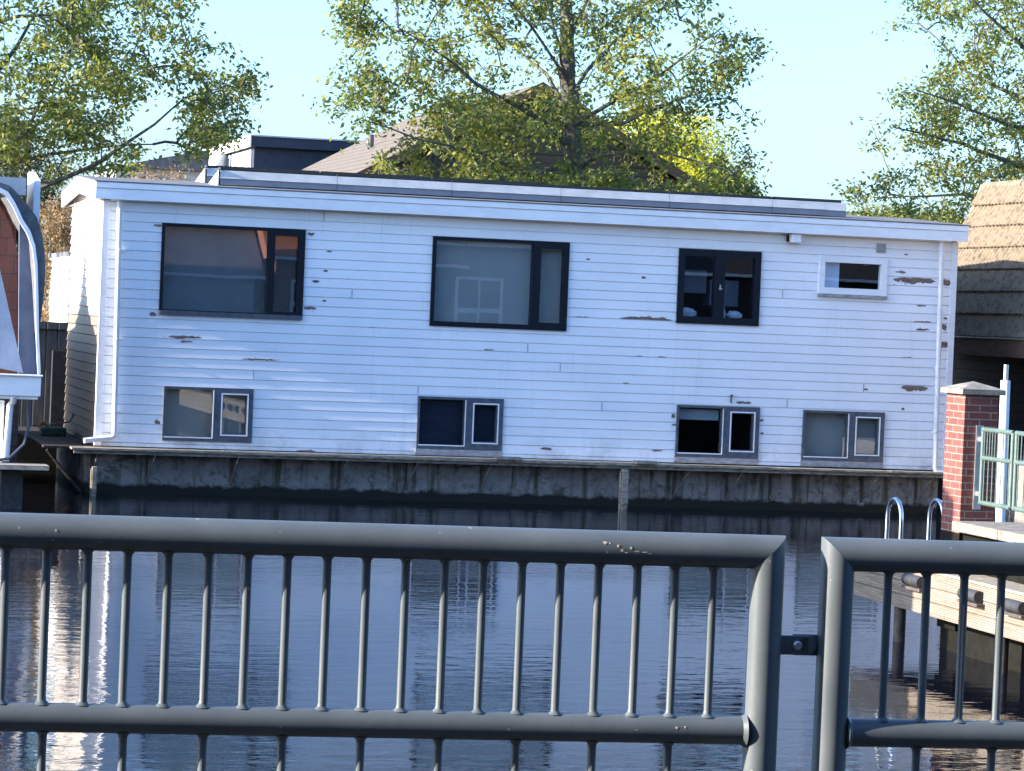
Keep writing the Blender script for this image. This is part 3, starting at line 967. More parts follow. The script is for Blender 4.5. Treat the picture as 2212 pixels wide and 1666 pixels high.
# ------------------------------------------------------------------ railing in front
GZ = 1.25
ra = R(-4.9)
nvec = Vector((-math.sin(ra), math.cos(ra), 0))
def rail_panel(u_a, u_b, bars, lowbars, label, post_left):
    """u_a..u_b centres of the end posts in rail coordinates"""
    o = thing('railing_panel', label, 'railing', tuple(nvec * 6.4 + Vector((0, 0, GZ))), ra, 'railing panels along the near quay')
    rt_, rm_ = .038, .0315
    zt, zm, zl = 2.295 - GZ, 1.896 - GZ, .16
    n = 32
    vs, fs = [], []
    for end, s_ in ((u_a, -1), (u_b, 1)):
        for k in range(n):
            an = 2 * math.pi * k / n
            dy, dz = rt_ * math.cos(an), rt_ * math.sin(an)
            vs.append((end + s_ * dz, dy, zt + dz))
    fs = [(k, (k + 1) % n, n + (k + 1) % n, n + k) for k in range(n)] + [tuple(range(n))[::-1], tuple(range(n, 2 * n))]
    MB()._add(vs, fs).build('top_rail', M['rail'], o, smooth=True, world=False)
    for end, s_ in ((u_a, -1), (u_b, 1)):
        vs = []
        for k in range(n):
            an = 2 * math.pi * k / n
            dx, dy = rt_ * math.cos(an), rt_ * math.sin(an)
            vs.append((end + dx, dy, zt + s_ * dx))
        for k in range(n):
            an = 2 * math.pi * k / n
            vs.append((end + rt_ * math.cos(an), rt_ * math.sin(an), 0))
        MB()._add(vs, fs).build('post', M['rail'], o, smooth=True, world=False)
        MB().tube([(end - s_ * .036, 0, zm), (end - s_ * .046, 0, zm)], [rm_ + .007, rm_], 24).build('weld_collar', M['rail'], o, smooth=True, world=False)
        MB().tube([(end, 0, 0), (end, 0, .012)], .075, 20).build('base_plate', M['rail'], o, world=False)
    MB().tube([(u_a + .034, 0, zm), (u_b - .034, 0, zm)], rm_, 32).build('mid_rail', M['rail'], o, smooth=True, world=False)
    MB().tube([(u_a + .034, 0, zl), (u_b - .034, 0, zl)], rm_, 24).build('bottom_rail', M['rail'], o, smooth=True, world=False)
    rb = .0096
    for u in bars:
        j = random.uniform(-.0012, .0012)
        za, zb = zm + rm_ - .003, zt - rt_ + .003
        MB().tube([(u, 0, za), (u, 0, za + .007), (u + j, 0, za + .014), (u + j, 0, zb - .014), (u, 0, zb - .007), (u, 0, zb)], [.019, .0105, rb, rb, .0105, .018], 14).build('bar', M['rail'], o, smooth=True, world=False)
    for u in lowbars:
        za, zb = zl + rm_ - .003, zm - rm_ + .003
        MB().tube([(u, 0, za), (u, 0, za + .012), (u, 0, zb - .014), (u, 0, zb - .007), (u, 0, zb)], [.016, rb, rb, .0105, .018], 14).build('bar', M['rail'], o, smooth=True, world=False)
    return o
p1 = rail_panel(-1.60, 1.644, [.0605 + .0859 * k for k in range(-18, 18)], [.0644 + .1713 * k for k in range(-9, 9)], 'grey blue tubular steel railing panel in front, filling the view left of the bolted joint', True)
p2 = rail_panel(1.804, 4.60, [1.924 + .088 * k for k in range(0, 30)], [2.006 + .176 * k for k in range(0, 14)], 'grey blue tubular steel railing panel at the right, beyond the bolted joint', False)
pl = MB()
pl.box(1.678, 1.745, -.008, .0, .818, .861)
pl.tube([(1.742, -.008, .8395), (1.742, 0, .8395)], .0215, 20)
q_ = pl.build('joint_plate', M['rail'], p1, world=False, bevel=.002)
pl = MB().box(1.71, 1.77, .003, .011, .816, .863)
pl.build('joint_plate', M['rail'], p2, world=False, bevel=.002)
bl = MB().tube([(1.716, -.024, .84), (1.716, -.020, .84), (1.716, -.010, .84)], [.007, .0105, .0105], 12)
bl.build('bolt', M['galv'], q_, world=False, smooth=True)
# bird droppings and dried splashes on the rail
M['dropping'] = mottled('dried_droppings', (0.32, 0.28, 0.22), (0.55, 0.50, 0.42), 200, 0.9)
for (px, py, w_, h_) in [(1300, 1170, 9, 6), (1310, 1171, 5, 3), (1328, 1176, 5, 7), (1336, 1186, 7, 7), (1345, 1190, 10, 4), (1355, 1181, 6, 7), (1368, 1188, 12, 3), (1385, 1190, 14, 3), (1397, 1193, 8, 2), (1455, 1568, 8, 5), (1473, 1567, 4, 6), (120, 1143, 4, 5), (603, 1567, 3, 3)]:
    d = fw * FOC + RT * (px - 1106) + UP * (833 - py)
    t = 6.4 / d.dot(nvec)
    P = Vector((0, 0, CAM_H)) + d * t
    u = P.dot(Vector((math.cos(ra), math.sin(ra), 0)))
    zc, rr = (2.295, .038) if py < 1300 else (1.896, .0315)
    dp = MB()
    for q in range(1):
        uu = u
        zz = max(min(P.z - zc, rr * .93), -rr * .93)
        yy = -math.sqrt(rr * rr - zz * zz)
        nrm = Vector((0, yy, zz)).normalized()
        c0 = Vector((uu, yy, zz + zc - GZ)) + nrm * .0006
        tx, tz = Vector((1, 0, 0)), nrm.cross(Vector((1, 0, 0)))
        ring = [tuple(c0 + tx * math.cos(a) * w_ * .00055 * random.uniform(.45, 1.3) + tz * math.sin(a) * h_ * .0006 * random.uniform(.45, 1.3)) for a in np.linspace(0, 2 * math.pi, 14)[:-1]]
        dp.quad(*ring)
    dp.build('dropping', M['dropping'], p1, world=False)

# ------------------------------------------------------------------ right bank: pillar, gate, coping, jetty, ladder, mooring pole
br = thing('brick_pillar', 'red brick gate pillar with a weathered pyramid cap on the right bank', 'pillar', (10.44, 24.5, 1.08))
B(10.28, 10.60, 24.30, 24.72, 1.062, 2.29).build('shaft', M['brick'], br, bevel=.003)
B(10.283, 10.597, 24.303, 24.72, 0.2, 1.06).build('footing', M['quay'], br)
c = MB()
c.box(10.235, 10.645, 24.255, 24.765, 2.29, 2.338)
o4 = [(10.235, 24.255, 2.338), (10.645, 24.255, 2.338), (10.645, 24.765, 2.338), (10.235, 24.765, 2.338), (10.44, 24.51, 2.405)]
c._add(o4, [(0, 1, 4), (1, 2, 4), (2, 3, 4), (3, 0, 4)])
c.build('cap', M['oldstone'], br, bevel=.004)
cp = MB()
y = 24.29
while y > 12:
    L = random.uniform(.8, 1.1)
    cp.box(10.20, 10.86, y - L + .006, y, 1.085, 1.175)
    y -= L
tag(cp.build('coping', M['oldstone'], bevel=.012), kind='structure')

gt = thing('metal_gate', 'pale green tubular metal gate hinged to the brick pillar', 'gate', (10.43, 24.2, 1.18))
GX = 10.43
def gate_leaf(ya, yb, parent, bars=11):
    r = .022
    za, zm, zb = 1.345, 1.74, 1.99
    m1 = MB()
    m1.tube([(GX, ya, zb), (GX, yb, zb)], r, 14)
    m1.tube([(GX, ya, zm), (GX, yb, zm)], r * .95, 14)
    m1.tube([(GX, ya, za), (GX, yb, za)], r, 14)
    m1.tube([(GX, ya - .01, za), (GX, ya - .01, zb)], r * .9, 14)
    m1.tube([(GX, yb + .01, za), (GX, yb + .01, zb)], r * .9, 14)
    m1.build('frame', M['gate'], parent, smooth=True)
    for k in range(bars):
        y = ya - .045 + (yb - ya + .09) * k / (bars - 1)
        MB().tube([(GX, y, zm), (GX, y, zb)], .0055, 8).build('bar', M['gate'], parent)
    for k in range(7):
        y = ya - .06 + (yb - ya + .12) * k / 6
        MB().tube([(GX, y, za), (GX, y, zm)], .006, 8).build('bar', M['gate'], parent)
gate_leaf(24.22, 23.56, gt)
B(GX - .035, GX + .035, 24.285, 24.298, 1.28, 2.02).build('hinge_plate', M['galv'], gt)
for z in (1.42, 1.90):
    B(GX - .012, GX + .012, 24.23, 24.29, z - .02, z + .02).build('hinge', M['galv'], gt)
gt2 = thing('metal_fence_panel', 'pale green tubular metal fence panel to the right of the gate', 'fence', (10.43, 23.5, 1.18))
gate_leaf(23.50, 22.6, gt2, 13)

jt = thing('timber_jetty', 'ribbed timber jetty edge with bumpers below the quay on the right', 'jetty', (10.2, 22, 0))
JX = 9.97
M['rib'] = None
def rib_mat():
    mt = band_mat('ribbed_deck_boards', 2, 0.0205, (0.13, 0.11, 0.082), (0.26, 0.22, 0.165), (0.12, 0.09, 0.07), 0.34, 0.8, 5, .004)
    return mt
M['rib'] = rib_mat()
JY0, JY1 = 14.0, 26.0
for k in range(3):
    za = .345 + .125 * k
    rb_ = MB()
    y = JY1
    while y > JY0:
        rb_.box(JX, JX + .03, max(y - 2.2, JY0) + .004, y, za, za + .119)
        y -= 2.2
    rb_.build('side_board', M['rib'], jt)
dk = MB()
y = JY1
while y > JY0:
    dk.box(JX - .01, 10.30 if y < 24.8 else 11.0, y - .135, y, .722, .745)
    y -= .14
dk.build('decking', M['plank'], jt)
B(JX + .03, 11.0, JY1 - .03, JY1, .36, .72).build('end_board', M['rib'], jt)
for y in (25.2, 22.9, 20.4):
    MB().tube([(10.12, y, -.5), (10.12, y, .70)], .055, 12).build('leg', M['iron'], jt, smooth=True)
for y in (24.62, 23.35, 22.45, 21.4):
    bm_ = MB().tube([(JX - .035, y, .625), (JX - .035, y - .36, .625)], .052, 18)
    bq = bm_.build('bumper', M['black'], jt, smooth=True)
    B(JX - .075, JX - .001, y - .40, y + .02, .545, .57).build('bumper_shelf', M['iron'], bq)

ld = thing('swim_ladder', 'stainless swim ladder with two looped handrails at the far end of the jetty', 'ladder', (10.4, 26.0, 0))
for x in (10.30, 10.72):
    pts = [(x, 25.72, .745)]
    pts += [(x, 25.72, 1.05)]
    for k in range(1, 12):
        a = math.pi * k / 12
        pts.append((x, 25.895 - .175 * math.cos(a), 1.08 + .175 * math.sin(a)))
    pts += [(x, 26.07, 1.05), (x, 26.07, .40)]
    MB().tube(pts, .021, 14).build('handrail', M['steel'], ld, smooth=True)
for z in (.43, .62):
    MB().tube([(10.3, 26.07, z), (10.72, 26.07, z)], .015, 8).build('rung', M['steel'], ld)

mp = thing('mooring_pole', 'tall white mooring pole with a thin grey top behind the brick pillar', 'pole', (11.84, 27, 0))
MB().tube([(11.86, 27, -.5), (11.84, 27, 2.385)], .047, 20).build('shaft', M['white'], mp, smooth=True)
MB().tube([(11.84, 27, 2.386), (11.84, 27, 2.54)], .024, 12).build('tip', M['galv'], mp, smooth=True)

# ------------------------------------------------------------------ boathouse at right with corrugated roof
bh = thing('boathouse', 'dark brown boathouse with a steep lichened corrugated roof right of the houseboat', 'boathouse', (21.5, 45, 0))
EX, EZ = 19.40, 2.80     # eave
slope = R(68)
sl = Vector((math.cos(slope), 0, math.sin(slope)))
nl = Vector((-math.sin(slope), 0, math.cos(slope)))
Y0r, Y1r = 36.5, 48.0
rows = 7
rh = .405
cr = MB()
ny = int((Y1r - Y0r) / .0182)
for i in range(rows):
    base = Vector((EX, 0, EZ)) + sl * (i * rh)
    topp = base + sl * (rh + .05)
    y0_, y1_ = Y0r, Y1r + (0 if i < 0 else 0)
    vs, fs = [], []
    for j in range(ny + 1):
        y = y0_ + (y1_ - y0_) * j / ny
        wv = .03 * math.sin(2 * math.pi * y / .146)
        jit = .01 * noise.noise(Vector((y * 2, i * 3.1, 0)))
        for (pp, off) in ((base, .075), (base, .045), (topp, .0)):
            q = pp + nl * (off + wv + jit)
            
            vs.append((q.x, y, q.z + .010 * noise.noise(Vector((y * 5, i, 1)))))
    for j in range(ny):
        a = j * 3
        fs.append((a, a + 3, a + 5, a + 2))
        fs.append((a + 1, a + 4, a + 3, a))
    cr._add(vs, fs)
cr.build('roof', M['moss_sheet'], bh)
rt2 = Vector((EX, 0, EZ)) + sl * (rows * rh)
cp_ = MB()
cp_.tube([(rt2.x + .05, Y0r, rt2.z - .02), (rt2.x + .05, Y1r, rt2.z - .02)], .09, 10)
cp_.build('ridge_cap', M['moss_sheet'], bh)
MB().prism([(EX + .02, Y1r, EZ + .02), (rt2.x, Y1r, rt2.z + .03), (rt2.x + .10, Y1r, rt2.z), (EX + .16, Y1r, EZ)], (0, .1, 0)).build('verge', M['oldstone'], bh)
wb = MB()
wb.prism([(rt2.x + .02, Y0r, rt2.z - .05), (rt2.x + 1.6, Y0r, EZ + .1), (EX + .25, Y0r, EZ + .1)], (0, Y1r - Y0r - .05, 0))
wb.box(EX + .55, 23.0, Y0r + .2, Y1r - .1, 1.0, EZ + .08)
wb.build('wall', M['darkwall'], bh)
B(EX - .10, EX - .02, Y0r - .1, Y1r + .05, EZ - .30, EZ - .012).build('fascia', M['brown_fascia'], bh, bevel=.006)
B(EX - .02, EX + .6, Y0r, Y1r, EZ - .05, EZ - .02).build('soffit', M['brown_fascia'], bh)
B(EX - .14, EX - .0, Y0r - .1, Y1r + .05, EZ - .01, EZ + .012).build('gutter', M['galv'], bh)
B(19.0, 26, 36, 50.45, -.5, .9).build('base', M['oldstone'], bh)

# ------------------------------------------------------------------ left neighbour houseboat
nb = thing('neighbour_houseboat', 'partly seen houseboat at the left edge with red shingled gable and curved white verge', 'houseboat', (1.5, 41, 0))
YN = 40.0
def PX(px, py, Y=YN):
    x, z = at(px, py, Y)
    return (x, Y, z)
# shingled gable wall
sg = MB().prism([PX(-400, 812, 40.25), PX(40, 812, 40.25), PX(42, 560, 40.25), PX(20, 480, 40.25), PX(-20, 410, 40.25), PX(-200, 330, 40.25), PX(-400, 330, 40.25)], (0, .1, 0))
sg.build('gable_wall', M['shingle'], nb)
# white corner panel, its shade put into the blue grey colour
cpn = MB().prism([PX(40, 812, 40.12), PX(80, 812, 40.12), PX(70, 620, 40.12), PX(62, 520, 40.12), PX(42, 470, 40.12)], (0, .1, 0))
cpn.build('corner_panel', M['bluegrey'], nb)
# curved verge and roof
vg = [(-120, 365), (-60, 385), (0, 405), (18, 415), (34, 440), (50, 475), (66, 500), (76, 530), (81, 570), (83, 640), (84, 720), (88, 806)]
vo = [(-120, 352), (-60, 372), (0, 394), (22, 402), (40, 420), (62, 445), (80, 470), (92, 510), (98, 560), (97, 610), (90, 680), (92, 806)]
vb = MB()
vtop = [PX(*q, 39.9) for q in vg]
vbot = [(x - .035, y, z - .05) for x, y, z in vtop]
for i in range(len(vg) - 1):
    vb.prism([vtop[i], vtop[i + 1], vbot[i + 1], vbot[i]], (0, .06, 0))
vb.build('verge_board', M['white'], nb)
rf = MB()
a_ = [PX(*q, 39.96) for q in vg[:-1]]
b2 = [PX(*q, 39.96) for q in vo[:-1]]
for i in range(len(a_) - 1):
    rf.prism([a_[i], b2[i], b2[i + 1], a_[i + 1]], (0, 2.5, 0))
rf.build('roof', M['roofing'], nb)
# slanting white board, shade put into its pale grey, and gutter fascia
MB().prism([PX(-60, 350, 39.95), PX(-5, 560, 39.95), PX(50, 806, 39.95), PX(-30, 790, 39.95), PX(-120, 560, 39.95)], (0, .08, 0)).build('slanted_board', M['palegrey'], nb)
x0n, z0n = at(88, 812, 39.7)
gf = MB().box(-6, x0n, 39.62, 39.70, 1.50, 1.76)
gf.box(-6, x0n + .02, 39.58, 39.72, 1.762, 1.785)
gf.box(-6, x0n - .03, 39.66, 39.75, 1.455, 1.497)
gf.build('gutter_board', M['white'], nb, bevel=.006)
xp, zp = at(22, 870, 39.8)
MB().tube([(xp + .03, 39.66, 1.50), (xp + .03, 39.7, 1.42), (xp, 39.8, 1.36), (xp - .03, 39.8, .62)], .045, 12).build('downpipe', M['pipe'], nb, smooth=True)
B(-6, x0n - .25, 39.95, 40.05, .5, 1.50).build('lower_wall', M['darkwall'], nb)
B(-6, at(8, 900, 39.9)[0], 39.88, 39.94, .5, 1.42).build('door_panel', M['white'], nb)
xe, ze = at(103, 1010, 39.4)
dn_ = MB().box(-6, xe, 39.2, 39.75, ze - .03, ze + .03)
dn_.build('deck_edge', M['plank'], nb)
B(-6, xe - .3, 39.6, 46.5, -.5, ze - .04).build('hull', M['black'], nb)
MB().tube([(xe - .62, 39.3, ze - .04), (xe - .62, 39.3, -.4)], .018, 8).build('leg', M['iron'], nb)
# dormer behind with flat roof and sunlit end board
x_, z_ = at(57, 388, 41.6)
B(-2, x_, 41.6, 42.85, z_ - .22, z_ + .02).build('dormer_roof', M['lightgrey'], nb)
B(-2, x_ - .10, 41.75, 42.8, z_ - 1.2, z_ - .22).build('dormer_wall', M['shingle'], nb)
xw0, zw0 = at(62, 372, 42.0)
MB().prism([(xw0 + .06, 41.75, 3.0), (xw0 + .06, 42.85, 3.0), (xw0 + .06, 42.85, 4.58), (xw0 + .06, 42.7, 4.60), (xw0 + .06, 41.75, 4.44)], (.09, 0, 0)).build('end_board', M['white'], nb)
# hose
hs = [PX(60, 870, 39.7), PX(62, 920, 39.7), PX(52, 960, 39.6), (PX(20, 990, 39.6)), PX(-40, 1000, 39.6)]
tag(MB().tube(hs, .022, 8).build('hose', M['navy'], smooth=True), 'dark blue hose hanging below the gutter of the left houseboat', 'hose')

# bell roofed hut left of the houseboat: its shadow falls on the side boards
ht = thing('bell_roof_hut', 'white hut with a pointed bell-shaped roof just outside the left edge', 'hut', (1.6, 45.3, .9))
prof = [(45.45, 4.72), (45.52, 4.2), (45.62, 3.85), (45.8, 3.5), (46.1, 3.2), (46.6, 2.95), (47.6, 2.85), (47.6, .2), (43.24, .2), (43.24, 2.75), (43.5, 2.87), (44.2, 3.05), (44.8, 3.3), (45.1, 3.55), (45.28, 3.85), (45.38, 4.2)]
hq = MB()
hq.prism([(0.5, y, z) for y, z in prof], (2.55, 0, 0))
hq.build('shell', M['brown_roof'], ht)

# between the boats: fence, clutter, shed
fn = thing('board_fence', 'dark weathered board fence between the two houseboats', 'fence', (4.4, 49.9, .95))
B(2.6, 5.6, 49.85, 49.9, .3, at(110, 700, 49.9)[1]).build('boards', M['fence'], fn)
B(2.6, 5.6, 49.80, 49.848, 2.30, 2.42).build('top_board', M['fence'], fn)
B(at(112, 780, 49.7)[0], at(152, 780, 49.7)[0], 49.55, 49.75, .6, 1.95).build('gate_panel', M['black'], fn)
B(2.6, 5.6, 48.3, 50.4, .2, .66).build('footing', M['black'], fn)
cx_, cz_ = at(110, 925, 46.2)
bx = MB().box(cx_ - .16, cx_ + .22, 46.0, 46.4, .69, .82)
tag(bx.build('crate', M['greenbag'], bevel=.02), 'dark green plastic crate on the walkway between the boats', 'crate')
bt_ = MB().tube([(cx_ - .05, 46.1, .825), (cx_ - .05, 46.1, .86), (cx_ - .05, 46.1, .87)], [.05, .05, .02], 12)
tag(bt_.build('plastic_pot', M['mint'], smooth=True), 'small mint green pot on the dark green crate', 'pot')
tag(MB().tube([(cx_ - .3, 46.0, .85), (cx_ + .1, 46.2, .87), (cx_ + .3, 46.3, .91), (cx_ + .36, 46.3, 1.05)], .014, 7).build('driftwood', M['plank']), 'pale bent stick lying across the green crate', 'stick')
M['orange'] = mottled('faded_orange_plastic', (.5, .16, .03), (.6, .25, .05), 9, .6)
tag(MB().tube([(cx_ - .22, 46.05, .83), (cx_ - .14, 46.05, .90), (cx_ - .05, 46.05, .86)], [.03, .02, .008], 8).build('hand_rake', M['orange'], smooth=True), 'small faded orange tool lying beside the green crate', 'tool')

sh = thing('garden_shed', 'bright white garden shed behind the fence at the left', 'shed', (5.2, 52, .95))
xs_, zs_ = at(127, 552, 51.5)
s_ = MB()
s_.prism([(at(106, 560, 55.2)[0], 55.2, .9), (at(150, 560, 51.6)[0], 51.6, .9), (xs_ + 3.0, 51.9, .9), (xs_ + 2.9, 55.4, .9)], (0, 0, zs_ - .9))
s_.build('wall', M['white'], sh)
MB().prism([(at(103, 560, 55.4)[0], 55.4, zs_), (at(150, 560, 51.4)[0], 51.4, zs_), (xs_ + 3.1, 51.7, zs_), (xs_ + 3.0, 55.6, zs_)], (0, 0, .08)).build('roof', M['roofing'], sh)

# ------------------------------------------------------------------ house behind with gable
bk = thing('gabled_house', 'house with an olive wooden gable and sunlit tan tiled roof behind the middle tree', 'house', (16, 66, .95))
YG = 62
ax, az = at(1165, 196, YG)
sl2 = math.tan(R(28.5))
ez = 4.2
hw = (az - ez) / sl2
MB().prism([(ax - hw + .15, YG, .9), (ax + hw - .15, YG, .9), (ax + hw - .15, YG, ez), (ax, YG, az - .06), (ax - hw + .15, YG, ez)], (0, 13, 0)).build('wall', M['gable_wood'], bk)
r = MB()
YE = 76
r.prism([(ax, YG - .25, az), (ax - hw - .2, YG - .25, ez - .1), (ax - hw - .2, YG - .25, ez + .04), (ax, YG - .25, az + .14)], (0, YE - YG, 0))
r.prism([(ax, YG - .252, az), (ax + hw + .2, YG - .252, ez - .1), (ax + hw + .2, YG - .252, ez + .04), (ax, YG - .252, az + .14)], (0, YE - YG, 0))
r.build('roof', M['tan_tile'], bk)
for s_ in (-1, 1):
    MB().prism([(ax, YG - .30, az + .17), (ax + s_ * (hw + .22), YG - .30, ez + .06), (ax + s_ * (hw + .22), YG - .30, ez - .16), (ax, YG - .30, az - .06)], (0, .04, 0)).build('barge_board', M['brown_fascia'], bk)
for (px, py, h_) in ((1025, 250, .45), (800, 300, .5)):
    xv, zv = at(px, py, 70)
    MB().tube([(xv, 70, zv - .5), (xv, 70, zv + .1)], .09, 10).build('vent_pipe', M['roofing'], bk)

# dark box dormer / roof house
dx = thing('dark_roof_extension', 'dark flat roofed box extension with louvred side left of the tan roof', 'roof extension', (10, 60, .95))
YD = 79.0
xa, za = at(552, 335, YD)
xb_, _ = at(760, 340, YD)
_, ztop = at(545, 292, YD)
B(xa, xb_ + 4, YD + .25, YD + 8.6, .9, ztop - .28).build('wall', M['navy'], dx)
B(xa - .12, xb_ + 4.1, YD, YD + 8.9, ztop - .30, ztop - .03).build('roof_band', M['navy'], dx)
B(xa - .165, xa - .125, YD - .02, YD + 8.9, ztop - .31, ztop + .01).build('side_trim', M['lightgrey'], dx)
B(xa - .16, xb_ + 4.15, YD - .04, YD + 8.9, ztop - .025, ztop + .012).build('roof_trim', M['lightgrey'], dx)
for k in range(2):
    ya_ = YD + .6 + k * 3.7
    fr_ = B(xa - .03, xa - .003, ya_, ya_ + 3.4, 4.6, ztop - .34).build('louvre_frame', M['lightgrey'], dx)
    B(xa - .045, xa - .032, ya_ + .12, ya_ + 3.28, 4.65, ztop - .42).build('louvre', M['louvre'], fr_)
xq, zq = at(470, 345, 90)
B(xq - .3, xq + 1, 89.5, 93, .9, zq - .1).build('annex_wall', M['navy'], dx)
B(xq - .5, xq + 1, 89.2, 93.2, zq - .09, zq + .14).build('annex_roof', M['lightgrey'], dx)

# white house far left behind the tree
wh = thing('white_house', 'white rendered house seen through the branches of the left tree', 'house', (9, 75, .95))
x0_, z0_ = at(392, 330, 84)
x1_, _ = at(452, 330, 84)
MB().prism([(x0_, 88.5, .9), (x1_ + .1, 83.4, .9), (x1_ + 2.9, 86, .9), (x0_ + 2.6, 92, .9)], (0, 0, z0_ - .9)).build('wall', M['white'], wh)
xg, zg = at(345, 375, 74)
B(xg - 1.2, xg + 1.0, 73, 78, .9, zg + .05).build('annex_wall', M['lightgrey'], wh)
MB().prism([(xg + 1.05, 72.8, zg + .06), (xg - 1.3, 72.8, zg + .06), (xg + 1.05, 72.8, zg + .6)], (0, 5, 0)).build('annex_roof', M['roofing'], wh)

# low roof behind the right end
lr = thing('low_tiled_house', 'low tiled roof just visible above the right end of the houseboat', 'house', (22, 66, .95))
xr0, zr0 = at(1835, 455, 66)
xr1, _ = at(2120, 455, 66)
B(xr0, xr1, 66, 72, .9, zr0 - .5).build('wall', M['brown_fascia'], lr)
MB().prism([(xr0 - .3, 65.6, zr0 - .5), (xr0 + .2, 69, zr0 + .1), (xr0 - .3, 72.4, zr0 - .5)], (xr1 - xr0 + .6, 0, 0)).build('roof', M['tan_tile'], lr)

# ------------------------------------------------------------------ houses on the near side, seen mirrored in the windows, then added light blockers
def mirror(px, py, d):
    return at(px, py, 2 * YF + d)
def near_house(name, label, pts, wins, d, wall, roofm, ridge):
    """pts: (xa, xb, eave z); wins list of (x0,x1,z0,z1)"""
    o = thing(name, label, 'house', ((pts[0] + pts[1]) / 2, -d - 3, GZ))
    xa, xb, ze = pts
    B(xa, xb, -d - 6, -d, GZ, ze).build('wall', wall, o)
    if ridge:
        MB().prism([(xa - .3, -d + .35, ze - .05), (xa - .3, -d - 3, ze + ridge), (xa - .3, -d - 6.35, ze - .05)], (xb - xa + .6, 0, 0)).build('roof', roofm, o)
        B(xa - .32, xb + .32, -d + .352, -d + .45, ze - .10, ze + .0).build('gutter', M['white'], o)
    for (a, b_, c, e_) in wins:
        f_ = MB()
        t = .10
        f_.box(a, a + t, -d + .003, -d + .06, c, e_)
        f_.box(b_ - t, b_, -d + .003, -d + .06, c, e_)
        f_.box(a + t, b_ - t, -d + .003, -d + .06, c, c + t)
        f_.box(a + t, b_ - t, -d + .003, -d + .06, e_ - t, e_)
        f_.box((a + b_) / 2 - .03, (a + b_) / 2 + .03, -d + .003, -d + .05, c + t, e_ - t)
        f_.box(a + t, b_ - t, -d + .004, -d + .048, c + (e_ - c) * .55, c + (e_ - c) * .55 + .14)
        w__ = f_.build('window', M['white'], o)
        B(a + t, b_ - t, -d + .01, -d + .015, c + t, e_ - t).build('pane', M['navy'], w__)
    return o
d = 8.0
x1_, _ = mirror(480, 600, d)
x2_, _ = mirror(590, 600, d)
x3_, _ = mirror(660, 600, d)
zA = mirror(600, 555, d)[1]
near_house('brick_house', 'orange brick house with orange pantiled roof behind the viewer, mirrored in the left window', (x2_ + .1, x3_ + 5, zA), [(mirror(628, 600, d)[0], mirror(628, 600, d)[0] + 1.5, 1.9, mirror(640, 605, d)[1])], d, M['orange_brick'], M['orange_tile'], 2.0)
near_house('pale_house', 'low pale house behind the viewer, mirrored in the left window', (x1_ - 5.2, x2_ - .6, mirror(400, 590, d)[1]), [(x1_ - 3.4, x1_ - 2.0, 1.7, 3.2)], d, M['pale_wall'], M['brown_roof'], 2.0)
xw, zw = mirror(985, 597, d)
xw2, _ = mirror(1088, 600, d)
near_house('slate_house', 'slate coloured house with white window frames behind the viewer, mirrored in the middle window', (xw - 2.6, xw + 7, 5.2), [(xw, xw2, 1.5, zw)], d, M['slate_wall'], M['brown_roof'], 1.2)

near_house('dark_house', 'dark brown gabled house behind the viewer, mirrored in the right windows', (xw + 7.2, xw + 24, 4.6), [], d, M['darkwall'], M['darkwall'], 1.2)
near_house('dark_house', 'dark brown house with low eaves behind the viewer, far to the right', (xw + 25, xw + 50, 4.6), [], d + 2, M['darkwall'], M['darkwall'], 1.2)
near_house('dark_house', 'dark boarded house behind the viewer, to the left', (-22, -7.5, 4.6), [], d, M['darkwall'], M['brown_roof'], 1.4)
for i_, (px_, py_, hh_) in enumerate(((520, 690, 1.5), (575, 690, 1.9))):
    xq_, _z = mirror(px_, py_, 5.0)
    yk = thing('yucca', ('smaller' if i_ == 0 else 'taller') + ' spiky yucca on the near quay, mirrored in the left window', 'yucca', (xq_, -5.0, GZ))
    MB().tube([(xq_, -5, GZ), (xq_ + .05, -5, GZ + hh_ * .55)], [.08, .06], 8).build('trunk', M['bark'], yk)
    lb_ = MB()
    for q in range(110):
        a_, e_ = random.uniform(0, 6.28), random.uniform(-.3, 1.35)
        L_ = random.uniform(.6, 1.0) * hh_ * .6
        c0 = Vector((xq_ + .05, -5, GZ + hh_ * .5 + random.uniform(0, .2)))
        dv_ = Vector((math.cos(a_) * math.cos(e_), math.sin(a_) * math.cos(e_), math.sin(e_)))
        sd_ = dv_.orthogonal().normalized() * .022
        mid_ = c0 + dv_ * L_ * .55
        tip_ = c0 + dv_ * L_ - Vector((0, 0, .12 * L_))
        lb_.quad(c0 - sd_ * .6, mid_ - sd_, tip_, mid_ + sd_, c0 + sd_ * .6)
    lb_.build('foliage', M['leaf_y'], yk)
vh = thing('rail_light_blocker', 'unseen dark house block behind the viewer, added to darken the railing', 'house', (0, -4, GZ))  # added unseen block, keeps sky light off the railing
B(-8.4, 10.5, -8, -1.2, GZ, 9).build('wall', M['brown_roof'], vh)
MB().prism([(-8.45, -8.3, 9), (-8.45, -4.6, 10.5), (-8.45, -.9, 9)], (19.2, 0, 0)).build('roof', M['brown_roof'], vh)
lh = thing('pavement_light_blocker', 'unseen dark house block left of the viewer, added to shade the pavement', 'house', (-12, 0, GZ))  # added unseen block, shades the pavement and cuts sky light
B(-17, -8.5, -8, 5.4, GZ, 6.5).build('wall', M['darkwall'], lh)
MB().prism([(-17.3, -8.3, 6.5), (-12.7, -8.3, 9), (-8.2, -8.3, 6.5)], (0, 14, 0)).build('roof', M['brown_roof'], lh)
hut = thing('jetty_shadow_caster', 'unseen hut-shaped block left of the view, added to shade the jetty', 'hut', (.8, 25.4, 0))  # added out of view to throw shade on jetty and pillar
B(0, 1.6, 24.45, 26.35, .5, 4.3).build('wall', M['darkwall'], hut)
